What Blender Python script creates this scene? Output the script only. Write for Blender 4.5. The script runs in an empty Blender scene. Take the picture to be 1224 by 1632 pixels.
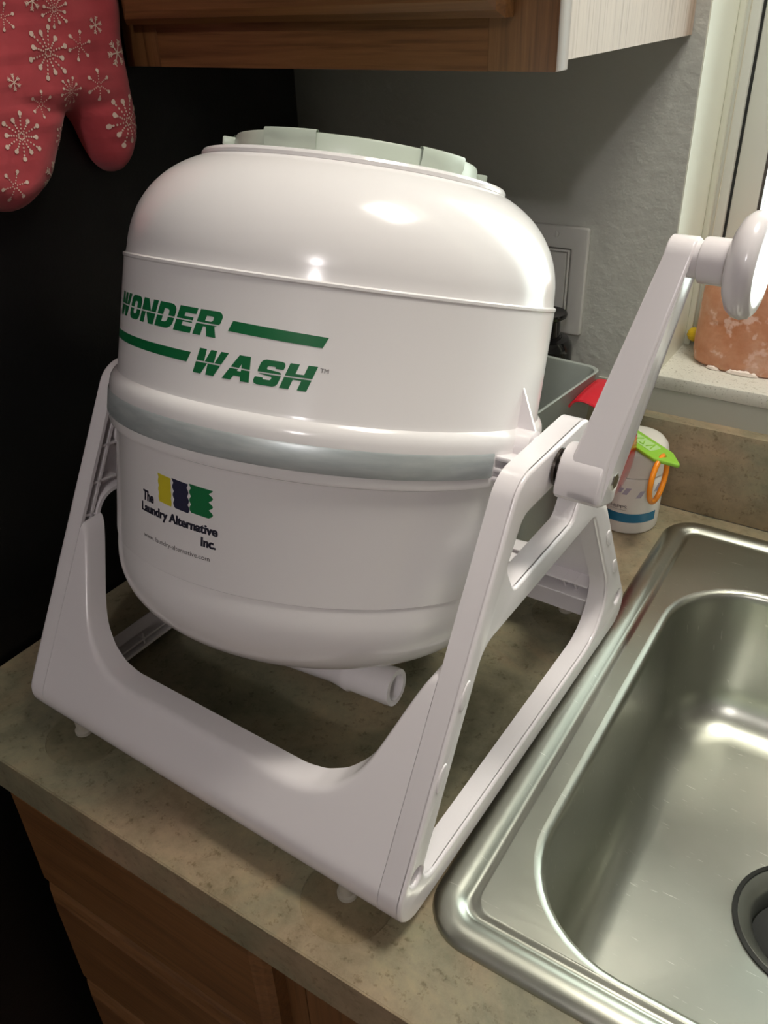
import bpy, bmesh, math, random
from mathutils import Vector, Matrix, noise
PI = math.pi
R = math.radians
random.seed(7)
scene = bpy.context.scene
col = scene.collection

# ------------------------------------------------------------------ camera
def make_camera():
    yaw, pitch, roll = -0.58983751, -0.55617512, -0.03808128
    fwd = Vector((math.sin(yaw) * math.cos(pitch), math.cos(yaw) * math.cos(pitch), math.sin(pitch)))
    right = Vector((math.cos(yaw), -math.sin(yaw), 0))
    up = right.cross(fwd)
    r2 = right * math.cos(roll) + up * math.sin(roll)
    u2 = up * math.cos(roll) - right * math.sin(roll)
    cd = bpy.data.cameras.new('camera')
    cd.sensor_fit = 'HORIZONTAL'; cd.sensor_width = 36.0; cd.lens = 36.0 * 1331.138 / 1224.0
    cd.clip_start = 0.02
    co = bpy.data.objects.new('camera', cd); col.objects.link(co)
    m = Matrix.Identity(4)
    for i in range(3):
        m[i][0] = r2[i]; m[i][1] = u2[i]; m[i][2] = -fwd[i]
    m[0][3], m[1][3], m[2][3] = 0.594768, -0.207284, 0.491508
    co.matrix_world = m
    scene.camera = co
make_camera()

# ------------------------------------------------------------------ world, lights, exposure
w = bpy.data.worlds.new('outdoors'); scene.world = w; w.use_nodes = True
bg = w.node_tree.nodes['Background']
bg.inputs['Color'].default_value = (0.95, 1.0, 0.97, 1); bg.inputs['Strength'].default_value = 5.0
scene.view_settings.view_transform = 'Standard'
scene.view_settings.look = 'None'
scene.view_settings.gamma = 1.0
scene.view_settings.use_curve_mapping = False
scene.view_settings.exposure = 0.17

def area_light(name, loc, rot, sx, sy, power, colr):
    ld = bpy.data.lights.new(name, 'AREA'); ld.shape = 'RECTANGLE'; ld.size = sx; ld.size_y = sy
    ld.energy = power; ld.color = colr
    o = bpy.data.objects.new(name, ld); col.objects.link(o); o.location = loc; o.rotation_euler = rot
    return o
SINK_LIGHT = (0.76, 0.41, 1.44)
ROOM_LIGHT = (1.06, -1.65, 1.40)
area_light('sink_ceiling_lamp_offscreen', SINK_LIGHT, (0, 0, 0), 0.36, 0.26, 11.5, (1.0, 0.955, 0.85))
ld = bpy.data.lights.new('room_ceiling_lamp_offscreen', 'POINT'); ld.energy = 22.0; ld.color = (1.0, 0.94, 0.95); ld.shadow_soft_size = 0.06
lo = bpy.data.objects.new('room_ceiling_lamp_offscreen', ld); col.objects.link(lo); lo.location = ROOM_LIGHT

# ------------------------------------------------------------------ materials
def mat(name, colr, rough=0.5, metal=0.0, spec=0.5, **kw):
    m = bpy.data.materials.new(name); m.use_nodes = True
    b = m.node_tree.nodes['Principled BSDF']
    b.inputs['Base Color'].default_value = (*colr, 1)
    b.inputs['Roughness'].default_value = rough
    b.inputs['Metallic'].default_value = metal
    b.inputs['Specular IOR Level'].default_value = spec
    for k, v in kw.items():
        b.inputs[k.replace('_', ' ')].default_value = v
    return m
def nd(m, t, **props):
    n = m.node_tree.nodes.new(t)
    for k, v in props.items(): setattr(n, k, v)
    return n
def lk(m, a, b): m.node_tree.links.new(a, b)
def bsdf(m): return m.node_tree.nodes['Principled BSDF']
def coords(m, scale=(1, 1, 1), kind='Object'):
    tc = nd(m, 'ShaderNodeTexCoord'); mp = nd(m, 'ShaderNodeMapping')
    mp.inputs['Scale'].default_value = scale
    lk(m, tc.outputs[kind], mp.inputs['Vector']); return mp.outputs['Vector']
def noise_n(m, vec, scale, detail=4, rough=0.55, dist=0.0):
    n = nd(m, 'ShaderNodeTexNoise'); n.inputs['Scale'].default_value = scale
    n.inputs['Detail'].default_value = detail; n.inputs['Roughness'].default_value = rough
    n.inputs['Distortion'].default_value = dist
    lk(m, vec, n.inputs['Vector']); return n
def ramp(m, fac, stops):
    r = nd(m, 'ShaderNodeValToRGB'); e = r.color_ramp.elements
    while len(e) > 1: e.remove(e[-1])
    e[0].position = stops[0][0]; e[0].color = (*stops[0][1], 1)
    for p, c in stops[1:]:
        x = e.new(p); x.color = (*c, 1)
    lk(m, fac, r.inputs['Fac']); return r
def mixc(m, fac, a, b, mode='MIX'):
    x = nd(m, 'ShaderNodeMix', data_type='RGBA', blend_type=mode)
    if isinstance(fac, float): x.inputs[0].default_value = fac
    else: lk(m, fac, x.inputs[0])
    for s, i in ((a, 6), (b, 7)):
        if isinstance(s, tuple): x.inputs[i].default_value = (*s, 1)
        else: lk(m, s, x.inputs[i])
    return x.outputs[2]
def bump(m, h, strength, dist):
    b = nd(m, 'ShaderNodeBump'); b.inputs['Strength'].default_value = strength; b.inputs['Distance'].default_value = dist
    lk(m, h, b.inputs['Height']); lk(m, b.outputs['Normal'], bsdf(m).inputs['Normal']); return b

M = {}
M['white'] = mat('white_plastic', (0.82, 0.775, 0.79), 0.20, Coat_Weight=0.15, Coat_Roughness=0.08)
M['tub'] = mat('tub_plastic', (0.83, 0.80, 0.80), 0.17)
M['lid'] = mat('grey_green_plastic', (0.50, 0.56, 0.48), 0.32)
M['tape'] = mat('silver_tape', (0.40, 0.45, 0.45), 0.36, metal=0.35)
v = coords(M['tape'], (1, 1, 6)); n = noise_n(M['tape'], v, 40, 3)
lk(M['tape'], ramp(M['tape'], n.outputs['Fac'], [(0.3, (0.47, 0.52, 0.53)), (0.7, (0.60, 0.64, 0.64))]).outputs['Color'], bsdf(M['tape']).inputs['Base Color'])
M['green_ink'] = mat('green_ink', (0.006, 0.155, 0.048), 0.3)
M['black_ink'] = mat('black_ink', (0.015, 0.014, 0.03), 0.35)
M['grey_ink'] = mat('grey_ink', (0.10, 0.09, 0.09), 0.4)
M['navy_ink'] = mat('navy_ink', (0.022, 0.022, 0.055), 0.35)
M['yellow_ink'] = mat('yellow_ink', (0.62, 0.52, 0.03), 0.35)
M['drain'] = mat('dull_drain_metal', (0.24, 0.25, 0.225), 0.42, metal=0.85)
M['stem'] = mat('milky_vinyl', (0.62, 0.58, 0.50), 0.3, Transmission_Weight=0.4)
M['chrome'] = mat('chrome', (0.72, 0.70, 0.68), 0.12, metal=1.0)
M['dark_metal'] = mat('dark_steel', (0.12, 0.105, 0.095), 0.3, metal=1.0)

def steel():
    m = mat('brushed_steel', (0.33, 0.335, 0.31), 0.30, metal=1.0)
    v = coords(m, (4, 40, 40)); n = noise_n(m, v, 14, 4, 0.6)
    v2 = coords(m); n2 = noise_n(m, v2, 9, 4)
    mm = nd(m, 'ShaderNodeMath', operation='ADD'); lk(m, n.outputs['Fac'], mm.inputs[0]); lk(m, n2.outputs['Fac'], mm.inputs[1])
    mr = nd(m, 'ShaderNodeMapRange'); mr.inputs['From Min'].default_value = 0.7; mr.inputs['From Max'].default_value = 1.3
    mr.inputs['To Min'].default_value = 0.29; mr.inputs['To Max'].default_value = 0.36
    lk(m, mm.outputs[0], mr.inputs['Value']); lk(m, mr.outputs['Result'], bsdf(m).inputs['Roughness'])
    lk(m, ramp(m, n2.outputs['Fac'], [(0.3, (0.45, 0.465, 0.405)), (0.55, (0.49, 0.50, 0.44)), (0.75, (0.53, 0.525, 0.46))]).outputs['Color'], bsdf(m).inputs['Base Color'])
    tc = nd(m, 'ShaderNodeTexCoord'); mp = nd(m, 'ShaderNodeMapping'); mp.inputs['Rotation'].default_value = (0, 0, R(24)); mp.inputs['Scale'].default_value = (60, 620, 60)
    lk(m, tc.outputs['Object'], mp.inputs['Vector']); n3 = noise_n(m, mp.outputs['Vector'], 1.0, 2, 0.5)
    sc = ramp(m, n3.outputs['Fac'], [(0.70, (0, 0, 0)), (0.75, (0.75, 0.75, 0.75))])
    base = bsdf(m).inputs['Base Color'].links[0].from_socket
    lk(m, mixc(m, sc.outputs['Color'], base, (0.86, 0.85, 0.80)), bsdf(m).inputs['Base Color'])
    return m
M['steel'] = steel()

def laminate(name, dark=1.0):
    m = mat(name, (0.3, 0.25, 0.18), 0.34)
    v = coords(m)
    n1 = noise_n(m, v, 7.5, 6, 0.62, 0.6); n2 = noise_n(m, v, 42, 6, 0.75, 0.2); n3 = noise_n(m, v, 170, 4, 0.65)
    c1 = ramp(m, n1.outputs['Fac'], [(0.30, (0.155 * dark, 0.145 * dark, 0.095 * dark)), (0.46, (0.235 * dark, 0.215 * dark, 0.14 * dark)), (0.58, (0.30 * dark, 0.235 * dark, 0.15 * dark)), (0.72, (0.36 * dark, 0.26 * dark, 0.17 * dark))])
    c2 = ramp(m, n2.outputs['Fac'], [(0.34, (0.68, 0.68, 0.64)), (0.52, (0.95, 0.95, 0.95)), (0.70, (1.18, 1.16, 1.08))])
    c3 = ramp(m, n3.outputs['Fac'], [(0.30, (0.50, 0.45, 0.36)), (0.43, (1, 1, 1)), (0.68, (1.0, 1.0, 1.0)), (0.78, (1.4, 1.38, 1.2))])
    a = mixc(m, 0.85, c1.outputs['Color'], c2.outputs['Color'], 'MULTIPLY')
    b = mixc(m, 0.8, a, c3.outputs['Color'], 'MULTIPLY')
    lk(m, b, bsdf(m).inputs['Base Color'])
    bump(m, n3.outputs['Fac'], 0.12, 0.0006)
    return m
M['laminate'] = laminate('stone_look_laminate')

def wood(name, c0, c1, c2, axis='X', rough=0.42, sc=1.0):
    m = mat(name, c1, rough)
    s = {'X': (2.2, 38, 38), 'Z': (38, 38, 2.2), 'Y': (38, 2.2, 38)}[axis]
    v = coords(m, tuple(k * sc for k in s)); n = noise_n(m, v, 2.0, 7, 0.68, 0.8)
    v2 = coords(m, tuple(k * sc for k in {'X': (9, 300, 300), 'Z': (300, 300, 9), 'Y': (300, 9, 300)}[axis])); n2 = noise_n(m, v2, 1.0, 3, 0.6)
    c = ramp(m, n.outputs['Fac'], [(0.30, c0), (0.52, c1), (0.72, c2)])
    d = ramp(m, n2.outputs['Fac'], [(0.34, (0.62, 0.58, 0.52)), (0.5, (1, 1, 1)), (1.0, (1, 1, 1))])
    lk(m, mixc(m, 0.8, c.outputs['Color'], d.outputs['Color'], 'MULTIPLY'), bsdf(m).inputs['Base Color'])
    bump(m, n2.outputs['Fac'], 0.15, 0.0005)
    return m
oak = ((0.105, 0.043, 0.014), (0.165, 0.073, 0.024), (0.21, 0.098, 0.036))
M['oak_x'] = wood('oak_rail', *oak, axis='X')
M['oak_z'] = wood('oak_stile', *oak, axis='Z')
M['veneer'] = wood('pale_veneer', (0.40, 0.30, 0.235), (0.44, 0.335, 0.265), (0.48, 0.375, 0.30), axis='Z', rough=0.5)

def wallpaint(name, c, bs=0.22, sc=120):
    m = mat(name, c, 0.62)
    v = coords(m); n = noise_n(m, v, sc, 4, 0.55); n2 = noise_n(m, v, sc * 0.35, 3, 0.5)
    a = nd(m, 'ShaderNodeMath', operation='ADD'); lk(m, n.outputs['Fac'], a.inputs[0]); lk(m, n2.outputs['Fac'], a.inputs[1])
    bump(m, a.outputs[0], bs, 0.004); return m
M['wall'] = wallpaint('grey_wall_paint', (0.48, 0.485, 0.44))
M['ceiling'] = wallpaint('ceiling_paint', (0.72, 0.70, 0.66))
M['room_wall'] = wallpaint('room_wall_paint', (0.29, 0.28, 0.265))
M['floor'] = wood('floor_boards', (0.14, 0.08, 0.045), (0.2, 0.115, 0.065), (0.25, 0.15, 0.09), axis='X', sc=0.5)
M['trim'] = mat('cream_trim_paint', (0.74, 0.75, 0.64), 0.4)
M['vinyl'] = mat('window_vinyl', (0.68, 0.70, 0.64), 0.4)
M['gasket'] = mat('black_gasket', (0.015, 0.017, 0.015), 0.6)
M['apron'] = mat('sage_grey_paint', (0.40, 0.40, 0.34), 0.55)
def glass():
    m = bpy.data.materials.new('window_glass'); m.use_nodes = True; nt = m.node_tree; nt.nodes.clear()
    o = nt.nodes.new('ShaderNodeOutputMaterial'); mx = nt.nodes.new('ShaderNodeMixShader')
    t = nt.nodes.new('ShaderNodeBsdfTransparent'); g = nt.nodes.new('ShaderNodeBsdfGlossy'); fr = nt.nodes.new('ShaderNodeFresnel')
    g.inputs['Roughness'].default_value = 0.02; t.inputs['Color'].default_value = (0.93, 0.96, 0.94, 1)
    nt.links.new(fr.outputs[0], mx.inputs[0]); nt.links.new(t.outputs[0], mx.inputs[1]); nt.links.new(g.outputs[0], mx.inputs[2])
    nt.links.new(mx.outputs[0], o.inputs['Surface']); return m
M['glass'] = glass()
def clear_vinyl():
    m = bpy.data.materials.new('clear_vinyl'); m.use_nodes = True; nt = m.node_tree; nt.nodes.clear()
    o = nt.nodes.new('ShaderNodeOutputMaterial'); mx = nt.nodes.new('ShaderNodeMixShader')
    t = nt.nodes.new('ShaderNodeBsdfTransparent'); g = nt.nodes.new('ShaderNodeBsdfPrincipled'); fr = nt.nodes.new('ShaderNodeFresnel')
    g.inputs['Roughness'].default_value = 0.15; g.inputs['Base Color'].default_value = (0.42, 0.38, 0.28, 1)
    t.inputs['Color'].default_value = (0.985, 0.98, 0.965, 1); fr.inputs['IOR'].default_value = 1.12
    nt.links.new(fr.outputs[0], mx.inputs[0]); nt.links.new(t.outputs[0], mx.inputs[1]); nt.links.new(g.outputs[0], mx.inputs[2])
    nt.links.new(mx.outputs[0], o.inputs['Surface']); return m
M['clear'] = clear_vinyl()
def speckle():
    m = mat('speckled_sill', (0.7, 0.69, 0.6), 0.35)
    v = coords(m); n = noise_n(m, v, 520, 2, 0.5); n2 = noise_n(m, v, 240, 2, 0.5)
    a = ramp(m, n.outputs['Fac'], [(0.0, (0.2, 0.18, 0.15)), (0.30, (0.35, 0.33, 0.29)), (0.36, (0.64, 0.63, 0.56)), (1.0, (0.68, 0.67, 0.60))])
    b = ramp(m, n2.outputs['Fac'], [(0.0, (0.55, 0.54, 0.5)), (0.32, (0.75, 0.74, 0.7)), (0.38, (1, 1, 1))])
    lk(m, mixc(m, 1.0, a.outputs['Color'], b.outputs['Color'], 'MULTIPLY'), bsdf(m).inputs['Base Color']); return m
M['sill'] = speckle()
def fridge_black():
    m = mat('black_textured_steel', (0.003, 0.003, 0.003), 0.38, spec=0.3)
    v = coords(m); vo = nd(m, 'ShaderNodeTexVoronoi'); vo.inputs['Scale'].default_value = 420; lk(m, v, vo.inputs['Vector'])
    bump(m, vo.outputs['Distance'], 0.12, 0.0008); return m
M['fridge'] = fridge_black()
def fabric():
    m = mat('red_quilted_cotton', (0.27, 0.028, 0.04), 0.85, Sheen_Weight=0.25)
    v = coords(m); n = noise_n(m, v, 30, 4, 0.6)
    wv = nd(m, 'ShaderNodeTexWave', wave_type='BANDS', bands_direction='Z'); wv.inputs['Scale'].default_value = 900; lk(m, v, wv.inputs['Vector'])
    lk(m, ramp(m, n.outputs['Fac'], [(0.3, (0.40, 0.038, 0.050)), (0.7, (0.53, 0.063, 0.076))]).outputs['Color'], bsdf(m).inputs['Base Color'])
    bump(m, wv.outputs['Fac'], 0.15, 0.0004); return m
M['mitt'] = fabric()
M['mitt_print'] = mat('cream_print', (0.78, 0.60, 0.50), 0.8)
def salt():
    m = mat('pink_rock_salt', (0.72, 0.34, 0.22), 0.42, Subsurface_Weight=0.25, Subsurface_Scale=0.01)
    bsdf(m).inputs['Subsurface Radius'].default_value = (1.0, 0.45, 0.25)
    v = coords(m); n = noise_n(m, v, 22, 5, 0.6); n2 = noise_n(m, v, 70, 3, 0.5); n3 = noise_n(m, v, 90, 2, 0.5)
    c = ramp(m, n.outputs['Fac'], [(0.32, (0.52, 0.20, 0.09)), (0.52, (0.62, 0.30, 0.175)), (0.66, (0.68, 0.42, 0.31))])
    s = ramp(m, n2.outputs['Fac'], [(0.57, (0, 0, 0)), (0.64, (1, 1, 1))])
    d = mixc(m, s.outputs['Color'], c.outputs['Color'], (0.76, 0.50, 0.40))
    lk(m, d, bsdf(m).inputs['Base Color']); bump(m, n3.outputs['Fac'], 0.35, 0.003); return m
M['salt'] = salt()
M['salt_white'] = mat('white_salt_crust', (0.82, 0.72, 0.64), 0.7)
M['yellow'] = mat('yellow_plastic', (0.78, 0.53, 0.01), 0.4)
M['red'] = mat('red_plastic', (0.58, 0.005, 0.02), 0.12, Coat_Weight=0.4, Coat_Roughness=0.05)
M['jar'] = mat('jar_white', (0.70, 0.68, 0.62), 0.35)
M['jar_blue'] = mat('jar_blue_print', (0.012, 0.15, 0.27), 0.4)
M['jar_purple'] = mat('jar_lilac_print', (0.40, 0.37, 0.46), 0.45)
M['tag'] = mat('green_plastic', (0.26, 0.55, 0.045), 0.38)
M['tag_light'] = mat('pale_green_plastic', (0.42, 0.66, 0.26), 0.45)
M['orange'] = mat('orange_plastic', (0.85, 0.27, 0.012), 0.3)
M['bin'] = mat('frosted_grey_plastic', (0.47, 0.51, 0.47), 0.35, Transmission_Weight=0.35, IOR=1.2)
M['bottle'] = mat('black_glossy_plastic', (0.006, 0.006, 0.006), 0.14)
M['plate'] = mat('switch_white', (0.56, 0.555, 0.52), 0.35)
M['lampbody'] = mat('fixture_white', (0.8, 0.8, 0.78), 0.4)
M['wire'] = mat('clear_cord', (0.55, 0.52, 0.42), 0.4)

# ------------------------------------------------------------------ mesh helpers
def finish(name, bm, m, parent=None, smooth=True, ang=38, loc=None):
    me = bpy.data.meshes.new(name)
    bmesh.ops.recalc_face_normals(bm, faces=bm.faces)
    bm.to_mesh(me); bm.free()
    if smooth:
        me.polygons.foreach_set('use_smooth', [True] * len(me.polygons))
        me.set_sharp_from_angle(angle=R(ang))
    me.materials.append(m)
    o = bpy.data.objects.new(name, me); col.objects.link(o)
    if parent: o.parent = parent
    if loc: o.location = loc
    return o
def tag(o, label=None, cat=None, group=None, kind=None):
    if label: o['label'] = label
    if cat: o['category'] = cat
    if group: o['group'] = group
    if kind: o['kind'] = kind
    return o
def empty(name, loc=(0, 0, 0), rz=0):
    o = bpy.data.objects.new(name, None); col.objects.link(o); o.location = loc; o.rotation_euler = (0, 0, rz)
    o.empty_display_size = 0.05; return o
def box(bm, x0, x1, y0, y1, z0, z1, bev=0.0, seg=2):
    vs = [bm.verts.new((x, y, z)) for z in (z0, z1) for y in (y0, y1) for x in (x0, x1)]
    f = [(0, 2, 3, 1), (4, 5, 7, 6), (0, 1, 5, 4), (2, 6, 7, 3), (0, 4, 6, 2), (1, 3, 7, 5)]
    fs = [bm.faces.new([vs[i] for i in q]) for q in f]
    if bev > 0:
        es = list({e for q in fs for e in q.edges})
        bmesh.ops.bevel(bm, geom=es, offset=bev, segments=seg, profile=0.5, affect='EDGES')
    return vs
def nb(): return bmesh.new()
def bx(name, m, parent, x0, x1, y0, y1, z0, z1, bev=0.0, seg=2):
    bm = nb(); box(bm, x0, x1, y0, y1, z0, z1, bev, seg); return finish(name, bm, m, parent)
def loft(bm, loops, close_u=True, cap0=False, cap1=False):
    rows = [[bm.verts.new(p) for p in L] for L in loops]
    n = len(rows[0])
    for a, b in zip(rows, rows[1:]):
        for i in range(n if close_u else n - 1):
            j = (i + 1) % n
            try: bm.faces.new((a[i], a[j], b[j], b[i]))
            except ValueError: pass
    if cap0: bm.faces.new(rows[0])
    if cap1: bm.faces.new(rows[-1])
    return rows
def lathe(bm, prof, n=64, axis='Z', c=(0, 0, 0), caps=True):
    loops = []
    for r, h in prof:
        L = []
        for i in range(n):
            a = 2 * PI * i / n; p, q = r * math.cos(a), r * math.sin(a)
            L.append((c[0] + p, c[1] + q, c[2] + h) if axis == 'Z' else (c[0] + h, c[1] + p, c[2] + q) if axis == 'X' else (c[0] + p, c[1] + h, c[2] + q))
        loops.append(L)
    loft(bm, loops, True, caps, caps)
def tube(bm, path, r, n=12, caps=True):
    loops = []; path = [Vector(p) for p in path]
    up = Vector((0.13, 0.21, 0.97))
    for i, p in enumerate(path):
        d = (path[min(i + 1, len(path) - 1)] - path[max(i - 1, 0)]).normalized()
        a = d.cross(up).normalized(); b = d.cross(a).normalized()
        rr = r[i] if isinstance(r, (list, tuple)) else r
        loops.append([p + rr * (a * math.cos(2 * PI * k / n) + b * math.sin(2 * PI * k / n)) for k in range(n)])
    loft(bm, loops, True, caps, caps)
def rpoly(pts, seg=8):
    """closed polygon with a corner radius per point: (x, y, r)"""
    out = []; n = len(pts)
    for i in range(n):
        p = Vector(pts[i][:2]); a = Vector(pts[i - 1][:2]); b = Vector(pts[(i + 1) % n][:2]); r = pts[i][2]
        if r <= 0: out.append((p.x, p.y)); continue
        d0 = (a - p).normalized(); d1 = (b - p).normalized(); th = d0.angle(d1)
        t = min(r / math.tan(th / 2), 0.48 * (a - p).length, 0.48 * (b - p).length); r = t * math.tan(th / 2)
        c = p + (d0 + d1).normalized() * (r / math.sin(th / 2))
        s = p + d0 * t - c; e = p + d1 * t - c
        a0 = math.atan2(s.y, s.x); da = math.atan2(e.y, e.x) - a0
        while da > PI: da -= 2 * PI
        while da < -PI: da += 2 * PI
        for k in range(seg + 1):
            q = a0 + da * k / seg; out.append((c.x + r * math.cos(q), c.y + r * math.sin(q)))
    return out
def area2(L): return sum(L[i - 1][0] * L[i][1] - L[i][0] * L[i - 1][1] for i in range(len(L))) / 2
def inset(L, d):
    s = 1 if area2(L) > 0 else -1; out = []; n = len(L)
    for i in range(n):
        p = Vector(L[i]); a = Vector(L[i - 1]); b = Vector(L[(i + 1) % n])
        n0 = Vector((-(p - a).y, (p - a).x)); n1 = Vector((-(b - p).y, (b - p).x))
        if n0.length < 1e-9 or n1.length < 1e-9: out.append(tuple(p)); continue
        n0.normalize(); n1.normalize(); m = n0 + n1
        if m.length < 1e-6: out.append(tuple(p)); continue
        m.normalize(); k = d / max(0.35, m.dot(n0)); out.append((p.x + s * m.x * k, p.y + s * m.y * k))
    return out
def circle2(cx, cy, r, n=24): return [(cx + r * math.cos(2 * PI * i / n), cy + r * math.sin(2 * PI * i / n)) for i in range(n)]
def curve_mesh(loops, depth, bev=0.0, bres=2):
    """filled outline with holes, from z=0 to z=depth, edges rounded"""
    cu = bpy.data.curves.new('tmp', 'CURVE'); cu.dimensions = '2D'; cu.fill_mode = 'BOTH'
    for L in loops:
        s = cu.splines.new('POLY'); s.points.add(len(L) - 1)
        for p, q in zip(s.points, L): p.co = (q[0], q[1], 0, 1)
        s.use_cyclic_u = True
    cu.extrude = max(0.0, depth / 2 - bev); cu.bevel_depth = bev; cu.bevel_resolution = bres; cu.offset = -bev
    o = bpy.data.objects.new('tmp', cu); col.objects.link(o)
    dg = bpy.context.evaluated_depsgraph_get(); dg.update()
    me = bpy.data.meshes.new_from_object(o.evaluated_get(dg))
    bm = nb(); bm.from_mesh(me)
    bpy.data.objects.remove(o); bpy.data.curves.remove(cu); bpy.data.meshes.remove(me)
    for vv in bm.verts: vv.co.z += depth / 2
    bmesh.ops.remove_doubles(bm, verts=bm.verts, dist=1e-6)
    return bm
def remap(bm, fn):
    for vv in bm.verts: vv.co = Vector(fn(*vv.co))
    return bm
def join(bm, other):
    me = bpy.data.meshes.new('tmp'); other.to_mesh(me); other.free(); bm.from_mesh(me); bpy.data.meshes.remove(me); return bm
def text_mesh(body, size, bold=0.0, shear=0.0, spacing=1.0):
    cu = bpy.data.curves.new('tmp', 'FONT'); cu.body = body; cu.size = size; cu.offset = bold; cu.shear = shear; cu.space_character = spacing
    cu.resolution_u = 4; cu.fill_mode = 'FRONT'
    o = bpy.data.objects.new('tmp', cu); col.objects.link(o)
    dg = bpy.context.evaluated_depsgraph_get(); dg.update()
    me = bpy.data.meshes.new_from_object(o.evaluated_get(dg)); bm = nb(); bm.from_mesh(me)
    bpy.data.objects.remove(o); bpy.data.curves.remove(cu); bpy.data.meshes.remove(me); return bm
def bounds(bm):
    xs = [q.co.x for q in bm.verts]; ys = [q.co.y for q in bm.verts]; return min(xs), max(xs), min(ys), max(ys)
def fit(bm, x0, x1, y0, y1):
    a, b, c, d = bounds(bm)
    for q in bm.verts:
        q.co.x = x0 + (q.co.x - a) / (b - a) * (x1 - x0); q.co.y = y0 + (q.co.y - c) / (d - c) * (y1 - y0)
    return bm
def slice_x(bm, step):
    a, b, c, d = bounds(bm); x = a + step
    while x < b:
        bmesh.ops.bisect_plane(bm, geom=bm.verts[:] + bm.edges[:] + bm.faces[:], plane_co=(x, 0, 0), plane_no=(1, 0, 0)); x += step
    return bm

# ================================================================== THE ROOM
def struct(o): o['kind'] = 'structure'; return o
ZF, ZC = -0.914, 1.526
XL, XR, YB, YF = -0.86, 2.3, 0.635, -2.7
WX0, WX1, WZ0, WZ1 = 0.382, 1.32, 0.128, 1.22
struct(bx('floor', M['floor'], None, XL, XR, YF, YB + 0.2, ZF - 0.05, ZF))
struct(bx('ceiling', M['ceiling'], None, XL, XR, YF, YB + 0.2, ZC, ZC + 0.05))
bm = nb()
box(bm, XL, WX0, YB, YB + 0.2, ZF, ZC); box(bm, WX1, XR, YB, YB + 0.2, ZF, ZC)
box(bm, WX0, WX1, YB, YB + 0.2, ZF, WZ0); box(bm, WX0, WX1, YB, YB + 0.2, WZ1, ZC)
struct(finish('wall_back', bm, M['wall'], smooth=False))
struct(bx('wall_left', M['room_wall'], None, XL - 0.1, XL, YF, YB + 0.2, ZF, ZC))
struct(bx('wall_right', M['room_wall'], None, XR, XR + 0.1, YF, YB + 0.2, ZF, ZC))
struct(bx('wall_front', M['room_wall'], None, XL - 0.1, XR + 0.1, YF - 0.1, YF, ZF, ZC))

# window with painted reveal, vinyl frame, sash, pane, speckled sill and painted apron
win = struct(empty('window_1', (WX0, YB, WZ0)))
def wp(name, m, x0, x1, y0, y1, z0, z1, bev=0.0):
    return bx(name, m, win, x0 - WX0, x1 - WX0, y0 - YB, y1 - YB, z0 - WZ0, z1 - WZ0, bev)
ZS = 0.142
wp('reveal', M['trim'], WX0, WX0 + 0.0012, YB + 0.0002, 0.745, ZS, WZ1)
wp('reveal', M['trim'], WX1 - 0.004, WX1, YB - 0.001, 0.745, ZS, WZ1)
wp('reveal', M['trim'], WX0 + 0.004, WX1 - 0.004, YB - 0.001, 0.745, WZ1 - 0.004, WZ1)
wp('window_sill', M['sill'], WX0 - 0.001, WX1 + 0.001, YB - 0.004, 0.80, WZ0 - 0.001, ZS, 0.002)
wp('window_apron', M['apron'], WX0 - 0.06, WX1 + 0.06, YB - 0.003, YB + 0.002, 0.099, WZ0 - 0.001)
fr = nb()
for (x0, x1, z0, z1) in ((WX0 + 0.0012, WX0 + 0.0195, ZS, WZ1 - 0.004), (WX1 - 0.0195, WX1 - 0.004, ZS, WZ1 - 0.004), (WX0 + 0.0195, WX1 - 0.0195, ZS, ZS + 0.014), (WX0 + 0.0195, WX1 - 0.0195, WZ1 - 0.019, WZ1 - 0.004)):
    box(fr, x0 - WX0, x1 - WX0, 0.105, 0.17, z0 - WZ0, z1 - WZ0, 0.0012)
finish('window_frame', fr, M['vinyl'], win)
bd = nb()
for (x0, x1) in ((WX0 + 0.0012, WX0 + 0.0075),):
    box(bd, x0 - WX0, x1 - WX0, 0.098, 0.105, ZS - WZ0, WZ1 - 0.004 - WZ0, 0.001)
finish('window_stop_bead', bd, M['trim'], win)
gk = nb()
for (x0, x1, z0, z1) in ((0.0195, 0.0225, 0.028, 1.075), (WX1 - WX0 - 0.0225, WX1 - WX0 - 0.0195, 0.028, 1.075)):
    box(gk, x0, x1, 0.112, 0.165, z0, z1)
finish('window_gasket', gk, M['gasket'], win)
for k, (sx0, sx1) in enumerate(((0.0225, 0.47), (0.47, WX1 - WX0 - 0.0225))):
    sb = nb(); t = 0.026
    for (x0, x1, z0, z1) in ((sx0, sx0 + t, 0.028, 1.073), (sx1 - t, sx1, 0.028, 1.073), (sx0 + t, sx1 - t, 0.028, 0.058), (sx0 + t, sx1 - t, 1.045, 1.073)):
        box(sb, x0, x1, 0.110, 0.150, z0, z1, 0.0015)
    finish('window_sash', sb, M['vinyl'], win)
    gs = nb()
    for (x0, x1, z0, z1) in ((sx0 + t, sx0 + t + 0.003, 0.058, 1.045), (sx1 - t - 0.003, sx1 - t, 0.058, 1.045)):
        box(gs, x0, x1, 0.112, 0.145, z0, z1)
    finish('glazing_bead', gs, M['dark_metal'], win)
    bx('window_pane', M['glass'], win, sx0 + t + 0.003, sx1 - t - 0.003, 0.128, 0.131, 0.058, 1.045)

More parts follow.
